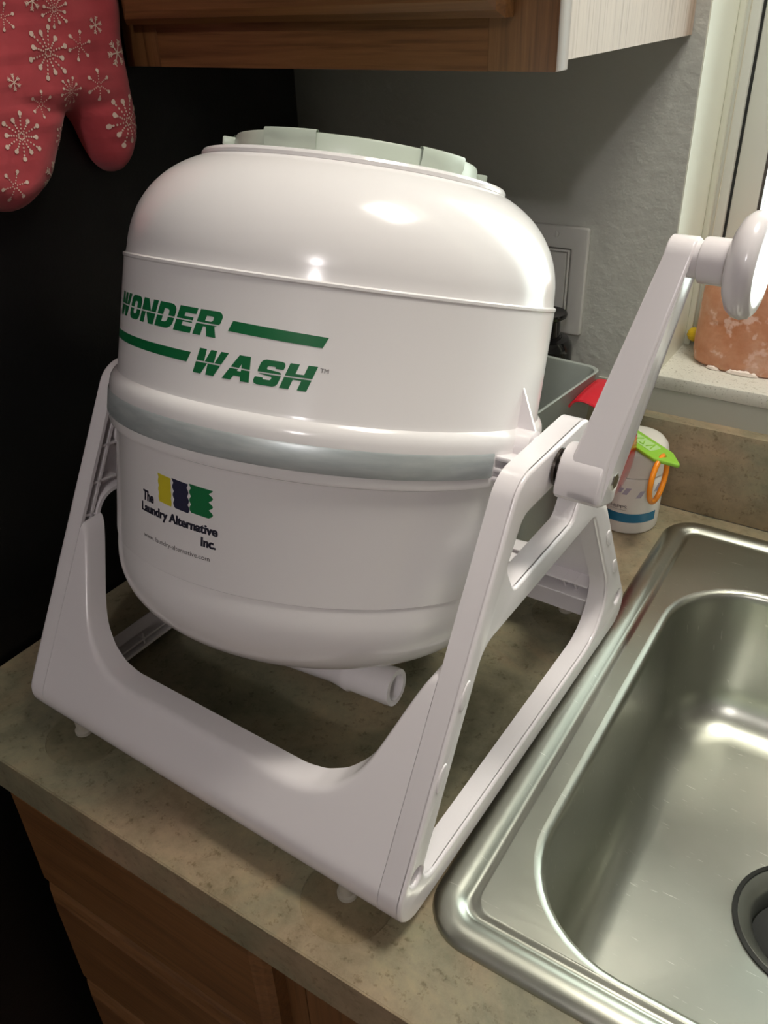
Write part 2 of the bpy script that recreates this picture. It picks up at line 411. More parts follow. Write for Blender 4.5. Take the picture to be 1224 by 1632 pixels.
# ================================================================== FRIDGE
fg = tag(empty('refrigerator', (-0.005, 0.0, ZF)), 'tall black refrigerator with pebbled side standing against the countertop end', 'refrigerator')
FH = 1.76
bx('fridge_body', M['fridge'], fg, -0.80, 0.0, -0.10, 0.558, 0.02, FH, 0.006)
bx('fridge_door', M['fridge'], fg, -0.80, 0.0, -0.165, -0.108, 0.62, FH, 0.008)
bx('freezer_drawer', M['fridge'], fg, -0.80, 0.0, -0.165, -0.108, 0.08, 0.61, 0.008)
for z0, z1 in ((0.75, 1.45),):
    hb = nb(); tube(hb, [(-0.05, -0.165, z0), (-0.05, -0.205, z0 + 0.02), (-0.05, -0.205, z1 - 0.02), (-0.05, -0.165, z1)], 0.011); finish('door_handle', hb, M['fridge'], fg)
hb = nb(); tube(hb, [(-0.70, -0.165, 0.55), (-0.68, -0.205, 0.55), (-0.12, -0.205, 0.55), (-0.10, -0.165, 0.55)], 0.011); finish('drawer_handle', hb, M['fridge'], fg)
for fx in (-0.75, -0.05):
    for fy in (-0.05, 0.5):
        lb = nb(); lathe(lb, [(0.02, 0.0), (0.02, 0.022)], 16, c=(fx, fy, 0)); finish('foot', lb, M['gasket'], fg)

# ================================================================== BASE CABINETS
def front_panel(name, parent, m, x0, x1, z0, z1, y0=0.006, y1=0.025, lip=0.012):
    """drawer or door front with a routed edge"""
    loops = []
    for (ins, y) in ((0, y1), (0, y0 + 0.008), (lip * 0.35, y0 + 0.004), (lip * 0.8, y0 + 0.0015), (lip, y0)):
        loops.append([(x0 + ins, y, z0 + ins), (x1 - ins, y, z0 + ins), (x1 - ins, y, z1 - ins), (x0 + ins, y, z1 - ins)])
    b = nb(); loft(b, loops, True, True, True); return finish(name, b, m, parent, smooth=False)
cb = tag(empty('drawer_cabinet', (0, 0, ZF)), 'oak base cabinet with a stack of drawers beside the refrigerator', 'cabinet')
H0 = -ZF
bx('cabinet_body', M['oak_z'], cb, 0.052, 0.352, 0.044, 0.60, 0.10, H0 - 0.0385)
bm = nb()
box(bm, 0.050, 0.085, 0.025, 0.044, 0.10, H0 - 0.0385); box(bm, 0.325, 0.356, 0.025, 0.044, 0.10, H0 - 0.0385)
for z in (H0 - 0.060, H0 - 0.196, H0 - 0.352, H0 - 0.508, 0.10): box(bm, 0.085, 0.325, 0.025, 0.044, z, z + 0.02)
finish('face_frame', bm, M['oak_z'], cb, smooth=False)
bx('toe_kick', M['gasket'], cb, 0.052, 0.352, 0.09, 0.60, 0.0, 0.10)
for z0, z1 in ((-0.183, -0.046), (-0.340, -0.1925), (-0.497, -0.3495), (-0.79, -0.5065)):
    d = front_panel('drawer', cb, M['oak_x'], 0.060, 0.3385, z0 + H0, z1 + H0)
sb_ = tag(empty('sink_cabinet', (0, 0, ZF)), 'oak base cabinet with doors under the steel sink', 'cabinet')
bm = nb()
box(bm, 0.357, 0.375, 0.044, 0.60, 0.10, H0 - 0.0385); box(bm, 1.342, 1.36, 0.044, 0.60, 0.10, H0 - 0.0385)
box(bm, 0.375, 1.342, 0.044, 0.60, 0.10, 0.118); box(bm, 0.375, 1.342, 0.59, 0.60, 0.118, H0 - 0.0385)
finish('cabinet_body', bm, M['oak_z'], sb_, smooth=False)
bm = nb()
for x0, x1 in ((0.357, 0.402), (0.84, 0.88), (1.315, 1.36)): box(bm, x0, x1, 0.025, 0.044, 0.10, H0 - 0.0385)
for x0, x1 in ((0.402, 0.84), (0.88, 1.315)):
    for z0, z1 in ((0.10, 0.13), (H0 - 0.075, H0 - 0.0385), (H0 - 0.22, H0 - 0.19)): box(bm, x0, x1, 0.025, 0.044, z0, z1)
finish('face_frame', bm, M['oak_z'], sb_, smooth=False)
for x0, x1 in ((0.425, 0.85), (0.868, 1.29)):
    front_panel('false_front', sb_, M['oak_x'], x0, x1, H0 - 0.195, H0 - 0.06)
    front_panel('cabinet_door', sb_, M['oak_z'], x0, x1, 0.12, H0 - 0.21)
bx('toe_kick', M['gasket'], sb_, 0.357, 1.36, 0.09, 0.60, 0.0, 0.10)

# ================================================================== COUNTERTOP
ct = tag(empty('countertop', (0, 0, -0.038)), 'brown and tan stone-look laminate countertop around the steel sink', 'countertop')
cut = rpoly([(0.446, 0.064, 0.03), (1.256, 0.064, 0.03), (1.256, 0.580, 0.03), (0.446, 0.580, 0.03)], 5)
bm = curve_mesh([[(0.0, 0.0), (2.28, 0.0), (2.28, 0.615), (0.0, 0.615)], cut], 0.038, 0.0004, 1)
finish('counter_slab', bm, M['laminate'], ct, smooth=False)
bx('front_edge_strip', M['laminate'], ct, 0.0, 2.28, -0.0012, 0.0, 0.0, 0.0368)
bx('edge_line', M['laminate'], ct, 0.0, 2.28, -0.0013, 0.0002, 0.0371, 0.0381, 0.0004)
bs = tag(empty('backsplash', (0.0, 0.6249, 0.0)), 'low stone-look laminate backsplash along the wall below the window', 'backsplash')
bx('splash_board', M['laminate'], bs, 0.0, 2.28, -0.0097, 0.0099, 0.0002, 0.0995, 0.0008)
bx('top_strip', M['laminate'], bs, 0.0, 2.28, -0.0093, 0.0097, 0.0995, 0.1003)

# ================================================================== SINK
sk = tag(empty('kitchen_sink', (0.85, 0.32, 0.0)), 'stainless steel double bowl drop-in sink beside the white washer', 'sink')
SX, SY = 0.85, 0.32
def rrect(x0, x1, y0, y1, r, z, seg=10):
    return [(p[0] - SX, p[1] - SY, z) for p in rpoly([(x0, y0, r), (x1, y0, r), (x1, y1, r), (x0, y1, r)], seg)]
ox0, ox1, oy0, oy1 = 0.432, 1.27, 0.050, 0.5935
rim = []
for ins, z in ((0.0, 0.0003), (0.0004, 0.0016), (0.003, 0.0042), (0.008, 0.0062), (0.013, 0.0066), (0.018, 0.0056), (0.0205, 0.0036), (0.0225, 0.0026), (0.0250, 0.0030), (0.0265, 0.0042), (0.0285, 0.0044)):
    rim.append(rrect(ox0 + ins, ox1 - ins, oy0 + ins, oy1 - ins, max(0.034 - ins, 0.012), z))
bm = nb(); loft(bm, rim); finish('sink_rim', bm, M['steel'], sk, ang=60)
bowls = ((0.480, 0.826), (0.876, 1.222)); by0, by1 = 0.084, 0.492; br = 0.072
def b2(x0, x1, ins, seg=10, k=14):
    r_ = max(br - ins, 0.02)
    P_ = rpoly([(x0 + ins, by0 + ins, r_), (x1 - ins, by0 + ins, r_), (x1 - ins, by1 - ins, r_), (x0 + ins, by1 - ins, r_)], seg); out = []
    for i, p in enumerate(P_):          # even spacing along the straight sides
        out.append(p)
        if i % (seg + 1) == seg:
            q = P_[(i + 1) % len(P_)]
            out += [(p[0] + (q[0] - p[0]) * t / k, p[1] + (q[1] - p[1]) * t / k) for t in range(1, k)]
    return out
od = rpoly([(ox0 + 0.0284, oy0 + 0.0284, 0.012), (ox1 - 0.0284, oy0 + 0.0284, 0.012), (ox1 - 0.0284, oy1 - 0.0284, 0.012), (ox0 + 0.0284, oy1 - 0.0284, 0.012)], 10)
bm = curve_mesh([od] + [b2(a, b, -0.007) for a, b in bowls], 0.001)
remap(bm, lambda x, y, z: (x - SX, y - SY, z + 0.0034)); finish('sink_deck', bm, M['steel'], sk, smooth=False)
DZ = -0.150
for k, (x0, x1) in enumerate(bowls):
    L = []
    cx, cy = (x0 + x1) / 2 - SX, (by0 + by1) / 2 - SY
    for ins, z in ((-0.007, 0.0044), (-0.004, 0.0040), (-0.0015, 0.0026), (0.0, 0.0), (0.0012, -0.005), (0.0045, -0.05), (0.0085, -0.10)):
        L.append([(p[0] - SX, p[1] - SY, z) for p in b2(x0, x1, ins)])
    for t in range(1, 9):
        a = t / 8 * PI / 2; ins = 0.0085 + 0.042 * (1 - math.cos(a)); z = -0.10 - 0.042 * math.sin(a)
        L.append([(p[0] - SX, p[1] - SY, z) for p in b2(x0, x1, ins)])
    last = L[-1]
    for fz, dz in ((0.75, -0.0025), (0.5, -0.005), (0.42, -0.0066)):
        ring = []
        for p in last:
            d = Vector((p[0] - cx, p[1] - cy)); a = math.atan2(d.y, d.x)
            c2 = Vector((math.cos(a), math.sin(a))) * 0.056
            q = c2.lerp(d, (fz - 0.42) / 0.58); ring.append((cx + q.x, cy + q.y, -0.142 + dz))
        L.append(ring)
    bm = nb(); loft(bm, L); finish('sink_bowl', bm, M['steel'], sk, ang=70)
    bm = nb(); lathe(bm, [(0.0560, -0.1490), (0.0552, -0.1476), (0.0535, -0.1470), (0.050, -0.149), (0.0445, -0.153), (0.0415, -0.157), (0.0405, -0.170), (0.040, -0.20), (0.0, -0.20)], 48, c=(cx, cy, 0), caps=False)
    gk_ = nb(); lathe(gk_, [(0.0580, -0.1482), (0.0580, -0.1468), (0.0545, -0.1460), (0.0540, -0.1470)], 48, c=(cx, cy, 0), caps=False)  # thin black ring around the outer edge of the drain flange
    dr = finish('drain_flange', bm, M['drain'], sk)
    bm = nb(); lathe(bm, [(0.0402, -0.176), (0.039, -0.1745), (0.020, -0.179), (0.006, -0.180), (0.0, -0.180)], 40, c=(cx, cy, 0), caps=False)
    finish('rubber_stopper', bm, M['gasket'], dr); finish('drain_black_ring', gk_, M['gasket'], dr)

# ================================================================== UPPER CABINET
uc = tag(empty('upper_cabinet', (0.19, 0.48, 0.447)), 'oak wall cabinet with pale side panel hung above the washer', 'cabinet')
def ub(name, m, x0, x1, y0, y1, z0, z1, bev=0.0): return bx(name, m, uc, x0 - 0.19, x1 - 0.19, y0 - 0.48, y1 - 0.48, z0, z1, bev)
UH = 0.76
ub('cabinet_bottom', M['veneer'], 0.008, 0.3625, 0.347, 0.634, 0.012, 0.024)
ub('cabinet_top', M['veneer'], 0.008, 0.3625, 0.347, 0.634, UH - 0.012, UH)
ub('cabinet_back', M['veneer'], 0.008, 0.3625, 0.628, 0.634, 0.024, UH - 0.012)
ub('side_panel', M['veneer'], 0.3625, 0.3700, 0.347, 0.634, 0.005, UH)
ub('side_panel', M['veneer'], 0.002, 0.008, 0.347, 0.634, 0.005, UH)
ub('stile', M['oak_z'], 0.3275, 0.3737, 0.328, 0.347, 0.0, UH, 0.0008)
ub('stile', M['oak_z'], 0.002, 0.040, 0.328, 0.347, 0.0, UH, 0.0008)
ub('rail', M['oak_x'], 0.040, 0.3275, 0.3285, 0.347, 0.0, 0.042)
ub('rail', M['oak_x'], 0.040, 0.3275, 0.3285, 0.347, UH - 0.04, UH)
dx0, dx1, dz0, dz1 = 0.022, 0.3445, 0.0295, UH - 0.02
bm = nb(); loops = []
for (ins, y) in ((0, 0.3275), (0, 0.316), (0.004, 0.311), (0.009, 0.309), (0.050, 0.309), (0.054, 0.316), (0.072, 0.316), (0.092, 0.3105)):
    loops.append([(dx0 + ins - 0.19, y - 0.48, dz0 + ins), (dx1 - ins - 0.19, y - 0.48, dz0 + ins), (dx1 - ins - 0.19, y - 0.48, dz1 - ins), (dx0 + ins - 0.19, y - 0.48, dz1 - ins)])
loft(bm, loops, True, True, True); finish('cabinet_door', bm, M['oak_x'], uc, smooth=False)

# ================================================================== THE WASHER
TH = R(-1.5)
ws = tag(empty('hand_crank_washer', (0.263766, 0.219966, 0.0), TH), 'white tabletop hand-crank washing machine with green lettering on its drum', 'washing machine')
HW = 0.1745; PT = 0.016; ZP = 0.247
# --- A-shaped side panels (channel section: web outside, rim and ribs inside)
outer = rpoly([(-0.1971, 0.0100, 0.0210), (0.1945, 0.0100, 0.0190), (0.0490, 0.2605, 0.022), (-0.0491, 0.2605, 0.024)], 8)
h2 = rpoly([(-0.164, 0.0285, 0.014), (0.158, 0.0285, 0.036), (0.0800, 0.1675, 0.010), (-0.0860, 0.1675, 0.018)], 8)
h1 = rpoly([(-0.050, 0.1855, 0.010), (0.038, 0.1855, 0.010), (0.050, 0.203, 0.006), (0.034, 0.224, 0.010), (0.012, 0.2335, 0.008), (-0.043, 0.2335, 0.012), (-0.061, 0.209, 0.008)], 6)
hc = [circle2(-0.1625, 0.046, 0.0060), circle2(0.1630, 0.041, 0.0064)]
def side_panel(sgn):
    bm = curve_mesh([outer, h1, h2] + hc, 0.005, 0.0022, 3)
    remap(bm, lambda x, y, z: (x, y, z + PT - 0.005))
    rims = [outer, inset(outer, 0.0028), inset(h1, -0.0028), h1, inset(h2, -0.0028), h2]
    for c in hc: rims += [inset(c, -0.0010), c]
    b2_ = curve_mesh(rims, PT - 0.0022); join(bm, b2_)
    # x,y,z = (V, Z, depth from the inner face); panel faces outwards at |U| = HW
    remap(bm, lambda x, y, z: (sgn * (HW - PT + z), x, y))
    p = finish('side_panel', bm, M['white'], ws, ang=35)
    def rib(pts, th=0.0018, d0=0.0015, d1=0.0115):
        (ax, az), (bx_, bz) = pts
        d = Vector((bx_ - ax, bz - az)).normalized(); nn = Vector((-d.y, d.x)) * th / 2
        b = nb(); L = []
        for dep in (d0, d1):
            U = sgn * (HW - PT + dep)
            L.append([(U, ax + nn.x, az + nn.y), (U, bx_ + nn.x, bz + nn.y), (U, bx_ - nn.x, bz - nn.y), (U, ax - nn.x, az - nn.y)])
        loft(b, L, True, True, True); finish('rib', b, M['white'], p, smooth=False)
    for s in (-1, 1):
        def edge(z):     # outer and inner edge of the leg at height z
            o_ = (0.1975 - 0.5912 * (z - 0.0095)) if s < 0 else (0.1955 - 0.5837 * (z - 0.0095))
            if z < 0.1675: i_ = (0.164 - 0.5612 * (z - 0.0285)) if s < 0 else (0.158 - 0.5612 * (z - 0.0285))
            elif z < 0.209: i_ = o_ - 0.030
            else: i_ = o_ - 0.019
            return o_, i_
        cen = lambda z: s * (edge(z)[0] - 0.0115)
        rib([(cen(0.07), 0.07), (cen(0.226), 0.226)], 0.0022)
        for z in (0.08, 0.11, 0.135, 0.158, 0.180, 0.205):
            o_, i_ = edge(z); rib([(s * (o_ - 0.0045), z + 0.001), (s * (i_ + 0.003), z - 0.002)])
    rib([(-0.12, 0.018), (0.12, 0.018)])
    for vv_ in (-0.08, 0.0, 0.08): rib([(vv_, 0.0125), (vv_, 0.0255)])
    if sgn > 0:
        for (cv, cz, tilt) in ((-0.1085, 0.148, -0.53), (-0.1345, 0.104, -0.53), (0.1180, 0.128, 0.53), (0.1425, 0.086, 0.53)):
            b = curve_mesh([[( 0.0045 * math.cos(a) , 0.0095 * math.sin(a)) for a in [2 * PI * i / 28 for i in range(28)]]], 0.0022, 0.0008, 2)
            ca, sa = math.cos(tilt), math.sin(tilt)
            remap(b, lambda x, y, z: (HW - 0.0014 + z, cv + x * ca - y * sa, cz + x * sa + y * ca))
            finish('screw_cover', b, M['white'], p, ang=50)
    for (cv, cz) in ((-0.1625, 0.046), (0.1630, 0.041)):
        b = nb(); lathe(b, [(0.0062, 0.0), (0.0062, 0.0015)], 24, 'X', (sgn * (HW - PT + 0.001) if sgn > 0 else sgn * (HW - PT + 0.0025), cv, cz))
        finish('screw_well', b, M['white'], p)
    return p
side_panel(1); side_panel(-1)
# --- U-shaped front and back panels between the side panels
def ztop(U):
    a = abs(U)
    pts = ((0.0, 0.0690), (0.080, 0.0690), (0.095, 0.0715), (0.110, 0.0780), (0.122, 0.0885), (0.130, 0.1010), (0.137, 0.1180), (0.147, 0.1420), (0.1525, 0.1535), (0.1555, 0.1560), (0.1586, 0.1565))
    for (x0, y0), (x1, y1) in zip(pts, pts[1:]):
        if a <= x1: return y0 + (y1 - y0) * (a - x0) / (x1 - x0)
    return pts[-1][1]
def zsm(U):
    return sum(ztop(max(-0.1586, min(0.1586, U + d))) * w_ for d, w_ in ((-0.004, 1), (-0.002, 2), (0, 3), (0.002, 2), (0.004, 1))) / 9
VF = lambda z: -0.2030 + 0.591 * z
FOOT = rpoly([(VF(0.20), 0.20, 0), (VF(0.0100), 0.0100, 0.0210), (0.05, 0.0100, 0)], 10)[1:-1]
def u_panel(name, rot):
    cols = []
    us = [-0.1581 + 0.3162 * i / 150 for i in range(151)]
    D = 0.018
    for U in us:
        zt = zsm(U); L = [(VF(zt) + D, zt)]
        for k in range(5):
            a = k / 4 * PI / 2; e = 0.0042
            z = zt - e + e * math.cos(a); L.append((VF(z) + e * (1 - math.sin(a)) * 0.95, z))
        for k in range(1, 9): z = (zt - 0.0042) + (0.045 - zt + 0.0042) * k / 8; L.append((VF(z), z))
        L += FOOT
        L += [(-0.1585, 0.0112), (VF(0.036) + D, 0.036)]
        for k in range(1, 4): z = 0.036 + (zt - 0.036) * k / 4; L.append((VF(z) + D, z))
        cols.append([(U, a, b) for a, b in L])
    bm = nb(); loft(bm, cols, True, True, True)
    if rot: remap(bm, lambda x, y, z: (-x, -y, z))
    return finish(name, bm, M['white'], ws, ang=40)
u_panel('front_panel', False)
bp = u_panel('back_panel', True)
def bpbox(name, u0, u1, v0, v1, z0, z1, m=None):
    return bx(name, m or M['white'], bp, u0, u1, v0, v1, z0, z1, 0.0004, 1)
for z in (0.050, 0.064):
    bpbox('rib', -0.158, 0.158, 0.130, -VF(z) - 0.0182, z, z + 0.0018)
for uu in (0.145, 0.135, -0.135, -0.145, 0.0, 0.06, -0.06):
    b = nb(); L = []
    for s in (-0.0009, 0.0009):
        L.append([(uu + s, -VF(0.02) - 0.019, 0.0235), (uu + s, -VF(0.066) - 0.0182, 0.066), (uu + s, 0.132, 0.066), (uu + s, 0.150, 0.036)])
    loft(b, L, True, True, True); finish('gusset', b, M['white'], bp, smooth=False)
for uu in (0.118, -0.118):
    b = nb(); lathe(b, [(0.0, 0.0), (0.0085, 0.0), (0.0085, -0.004), (0.0065, -0.004), (0.0062, -0.001), (0.0, -0.001)], 28, 'Y', (uu, -VF(0.040) - 0.0185, 0.040), caps=False)
    finish('screw_boss', b, M['white'], bp)
# --- suction cups
for (cu_, cv_) in ((0.1285, -0.173), (-0.1285, -0.173), (0.1285, 0.166), (-0.1285, 0.166)):
    b = nb(); lathe(b, [(0.0302, 0.0002), (0.0304, 0.0016), (0.0292, 0.0018), (0.022, 0.0024), (0.012, 0.0038), (0.0066, 0.0052), (0.0060, 0.0056), (0.0, 0.0056)], 48, c=(cu_, cv_, 0), caps=False)
    # concave underside closes the disc
    lathe(b, [(0.0, 0.0014), (0.012, 0.0012), (0.022, 0.0006), (0.0302, 0.0002)], 48, c=(cu_, cv_, 0), caps=False)
    bmesh.ops.remove_doubles(b, verts=b.verts, dist=1e-6)
    cup = finish('suction_cup', b, M['clear'], ws, ang=45)
    b = nb(); lathe(b, [(0.0, 0.0056), (0.0066, 0.0056), (0.0066, 0.0085), (0.0050, 0.0092), (0.0050, 0.0180), (0.0, 0.0180)], 24, c=(cu_, cv_, 0), caps=False); finish('cup_stem', b, M['stem'], cup)
# --- drum
ta, tb_ = R(-18.0), R(-1.0)
Ax = Vector((math.sin(tb_), -math.sin(ta) * math.cos(tb_), math.cos(ta) * math.cos(tb_)))
E1 = (Vector((1, 0, 0)) - Ax * Ax.x).normalized(); E2 = Ax.cross(E1)
TM_ = Matrix.Identity(4)
for i in range(3):
    TM_[i][0] = E1[i]; TM_[i][1] = E2[i]; TM_[i][2] = Ax[i]
TM_[0][3], TM_[1][3], TM_[2][3] = 0.0005, 0.003, 0.245
prof = [(0.0, -0.165)]
for i in range(1, 25):
    t = PI / 2 * (1 - i / 24); prof.append((0.139 * math.cos(t) ** (2 / 2.8), -0.095 - 0.07 * math.sin(t) ** (2 / 2.8)))
prof += [(0.1397, -0.0945), (0.1399, -0.0935), (0.1430, -0.0225), (0.1436, -0.0205), (0.1470, -0.0192), (0.1476, -0.0175), (0.1476, -0.0120),
         (0.1480, -0.0115), (0.1484, 0.0015), (0.1484, 0.0060), (0.1478, 0.0095), (0.1462, 0.0125), (0.1442, 0.0143), (0.1436, 0.0165), (0.1425, 0.0842), (0.1431, 0.0850), (0.1431, 0.0864), (0.1414, 0.0872)]
for i in range(1, 40):
    t = PI / 2 * i / 40; r = 0.06 + 0.081 * math.cos(t) ** (2 / 2.2); h = 0.0872 + 0.0693 * math.sin(t) ** (2 / 2.2)
    if r < 0.0955: break
    prof.append((r, h))
prof += [(0.0955, 0.1490), (0.0975, 0.1494), (0.0986, 0.1504), (0.0988, 0.1522), (0.0978, 0.1538), (0.0955, 0.1544), (0.0, 0.1544)]
bm = nb(); lathe(bm, prof, 128, caps=False); bmesh.ops.remove_doubles(bm, verts=bm.verts, dist=1e-6)
drum = finish('drum', bm, M['tub'], ws, ang=32)
drum.matrix_local = TM_
def Rs(h):
    pts = ((-0.095, 0.1398), (-0.0225, 0.1430), (-0.02, 0.1436), (0.0143, 0.1442), (0.0165, 0.1436), (0.0842, 0.1425))
    for (h0, r0), (h1_, r1) in zip(pts, pts[1:]):
        if h <= h1_: return r0 + (r1 - r0) * (h - h0) / (h1_ - h0)
    return 0.1425
def wrap(bm, lift=0.00012, step=0.004):
    """x = degrees around the drum, y = height: lay flat print onto the drum"""
    slice_x(bm, 1.6)
    def f(x, y, z):
        a = R(x); r = Rs(y) + lift; return (r * math.sin(a), -r * math.cos(a), y)
    return remap(bm, f)
# silver tape round the joint
bm = nb(); L = []
for (r, h) in ((0.1486, -0.0128), (0.1492, -0.0118), (0.1492, 0.0010), (0.1487, 0.0022)):
    L.append([(r * math.sin(R(a)), -r * math.cos(R(a)), h) for a in [-150 + 227.5 * i / 110 for i in range(111)]])
loft(bm, L, False); finish('silver_tape', bm, M['tape'], drum, ang=60)['label'] = 'silver tape band'
# lid ring
lid = nb()
lathe(lid, [(0.074, 0.1544), (0.0785, 0.1544), (0.0785, 0.1640), (0.0778, 0.1655), (0.0755, 0.1660), (0.073, 0.1655), (0.0715, 0.1600), (0.0, 0.1600)], 96, caps=False)
lido = finish('lid', lid, M['lid'], drum, ang=35); lido['label'] = 'grey-green screw lid'
for a0 in (5, 76, 148, 220, 292):
    b = nb(); L = []
    for (r, h) in ((0.0783, 0.1555), (0.0802, 0.1600), (0.0806, 0.1655), (0.0800, 0.1668), (0.0770, 0.1670), (0.0760, 0.1655)):
        row = []
        for i in range(17):
            a = R(a0 - 13 + 26 * i / 16); wob = 0.0
            if h == 0.1600: wob = 0.0022 * math.sin(i / 16 * PI * 3)
            row.append((r * math.sin(a), -r * math.cos(a), h + wob))
        L.append(row)
    loft(b, L, False); finish('grip_tab', b, M['lid'], lido, ang=50)
for a0 in (-51, 129):
    b = nb(); box(b, -0.0036, 0.0036, -0.0865, -0.0775, 0.1590, 0.1645, 0.001)
    ca, sa = math.cos(R(a0)), math.sin(R(a0)); remap(b, lambda x, y, z: (x * ca - y * sa, x * sa + y * ca, z)); finish('lug', b, M['lid'], lido)
# trunnions with fins
for s in (1, -1):
    b = nb(); lathe(b, [(0.0105, 0.0), (0.0115, 0.002), (0.0115, 0.020), (0.0085, 0.0205), (0.0085, 0.0235)] if s > 0 else [(0.0105, 0.0), (0.0115, -0.002), (0.0115, -0.0150), (0.0085, -0.0155), (0.0085, -0.0185)], 28, 'X', (s * 0.1365, -0.001, 0.0035))
    finish('pivot_boss', b, M['white'], drum)
    for yy in (-0.001,):
        b = nb(); L = []
        for d in (-0.0011, 0.0011):
            L.append([(s * 0.1405, yy + d, 0.006), (s * 0.1405, yy + d, 0.040), (s * 0.1425, yy + d, 0.0405), (s * 0.1575, yy + d, 0.011), (s * 0.1575, yy + d, 0.006)])
        loft(b, L, True, True, True); finish('gusset', b, M['white'], drum, smooth=False)
    for zz in (-0.0150, -0.0095, -0.0025):
        b = nb(); box(b, min(s * 0.144, s * 0.1555), max(s * 0.144, s * 0.1555), -0.030, 0.026, zz, zz + 0.0032, 0.0012); finish('joint_flange', b, M['white'], drum)
# drain spout under the drum
sp = nb()
inv = TM_.inverted()
s0, s1 = Vector((-0.020, -0.0600, 0.0590)), Vector((0.0885, -0.0530, 0.0655)); ax = (s1 - s0).normalized()
pa = ax.cross(Vector((0, 0, 1))).normalized(); pb = ax.cross(pa)
L = []
for t, r in ((0.0, 0.0115), (0.52, 0.0115), (0.56, 0.0122), (0.62, 0.0135), (0.66, 0.0142), (0.68, 0.0130), (0.97, 0.0142), (1.0, 0.0138), (1.0, 0.0098), (0.80, 0.0094)):
    c = s0.lerp(s1, t); L.append([inv @ (c + r * (pa * math.cos(2 * PI * k / 32) + pb * math.sin(2 * PI * k / 32))) for k in range(32)])
loft(sp, L, True, True, True); finish('drain_spout', sp, M['white'], drum, ang=40)
sp = nb(); L = []
sc_ = Vector((-0.02, -0.055, 0.075))
for k, (r, dz) in enumerate(((0.017, 0.03), (0.017, 0.0), (0.0155, -0.012), (0.0, -0.012))):
    L.append([inv @ (sc_ + Vector((r * math.cos(2 * PI * i / 28), r * math.sin(2 * PI * i / 28), dz))) for i in range(28)])
loft(sp, L); finish('drain_valve', sp, M['white'], drum, ang=40)
# --- printed lettering on the drum
LET = {
 'W': (1.15, [[(0.0, 1), (0.06, 0), (0.40, 0), (0.52, 0.50), (0.60, 0), (0.92, 0), (1.15, 1), (0.86, 1), (0.76, 0.42), (0.70, 1), (0.46, 1), (0.37, 0.42), (0.29, 1)]]),
 'O': (0.84, [rpoly([(0, 0, .24), (.84, 0, .24), (.84, 1, .24), (0, 1, .24)], 5), rpoly([(.30, .24, .09), (.54, .24, .09), (.54, .76, .09), (.30, .76, .09)], 4)]),
 'N': (0.88, [[(0, 0), (.28, 0), (.28, .52), (.58, 0), (.88, 0), (.88, 1), (.60, 1), (.60, .50), (.32, 1), (0, 1)]]),
 'D': (0.86, [rpoly([(0, 0, 0), (.86, 0, .30), (.86, 1, .30), (0, 1, 0)], 6), rpoly([(.30, .24, 0), (.56, .24, .12), (.56, .76, .12), (.30, .76, 0)], 5)]),
 'E': (0.74, [[(0, 0), (.74, 0), (.74, .25), (.30, .25), (.30, .40), (.68, .40), (.68, .62), (.30, .62), (.30, .76), (.74, .76), (.74, 1), (0, 1)]]),
 'R': (0.86, [[(0, 0), (.30, 0), (.30, .36), (.40, .36), (.54, 0), (.88, 0), (.70, .40), (.80, .46), (.86, .58), (.86, .82), (.80, .93), (.70, 1), (0, 1)], [(.30, .58), (.30, .78), (.52, .78), (.57, .74), (.57, .62), (.52, .58)]]),
 'A': (1.0, [[(0, 0), (.32, 0), (.38, .18), (.62, .18), (.68, 0), (1.0, 0), (.70, 1), (.30, 1)], [(.43, .38), (.50, .68), (.57, .38)]]),
 'S': (0.84, [[(.0, .30), (.0, .14), (.06, .04), (.16, 0), (.70, 0), (.80, .05), (.84, .14), (.84, .46), (.79, .56), (.70, .60), (.30, .64), (.28, .68), (.28, .74), (.31, .77), (.52, .77), (.55, .74), (.55, .70), (.83, .70), (.83, .86), (.78, .96), (.68, 1), (.15, 1), (.05, .96), (0, .86), (0, .56), (.05, .46), (.14, .42), (.53, .37), (.56, .33), (.56, .27), (.53, .23), (.32, .23), (.28, .27), (.28, .30)]]),
 'H': (0.90, [[(0, 0), (.31, 0), (.31, .38), (.59, .38), (.59, 0), (.90, 0), (.90, 1), (.59, 1), (.59, .62), (.31, .62), (.31, 1), (0, 1)]]),
}
def word(txt, x0, x1, y0, y1, slant):
    bm = nb(); x = 0; xs = []
    for ch in txt:
        wd, loops = LET[ch]; b = curve_mesh(loops, 0.0)
        for f_ in [f_ for f_ in b.faces if f_.calc_area() < 1e-9]: b.faces.remove(f_)
        remap(b, lambda X, Y, Z: (X + x, Y, 0)); join(bm, b); x += wd + 0.10
    tot = x - 0.10; hgt = y1 - y0
    # thin unprinted lines run through the letters
    for yy in (0.45, 0.505): bmesh.ops.bisect_plane(bm, geom=bm.verts[:] + bm.edges[:] + bm.faces[:], plane_co=(0, yy, 0), plane_no=(0, 1, 0))
    bmesh.ops.delete(bm, geom=[f_ for f_ in bm.faces if 0.45 < f_.calc_center_median().y < 0.505], context='FACES')
    remap(bm, lambda X, Y, Z: (x0 + X / tot * (x1 - x0 - slant) + slant * Y, y0 + Y * hgt, 0)); return bm
finish('wonder_lettering', wrap(word('WONDER', -33.6, 10.6, 0.0502, 0.0642, 2.0)), M['green_ink'], drum, smooth=False)
finish('wash_lettering', wrap(word('WASH', 2.9, 32.4, 0.0298, 0.0436, 2.0)), M['green_ink'], drum, smooth=False)
def quad(pts):
    b = nb(); b.faces.new([b.verts.new((x, y, 0)) for x, y in pts]); return b
finish('logo_bar', wrap(quad([(11.7, 0.0551), (32.9, 0.0535), (34.0, 0.0592), (12.8, 0.0608)])), M['green_ink'], drum, smooth=False)
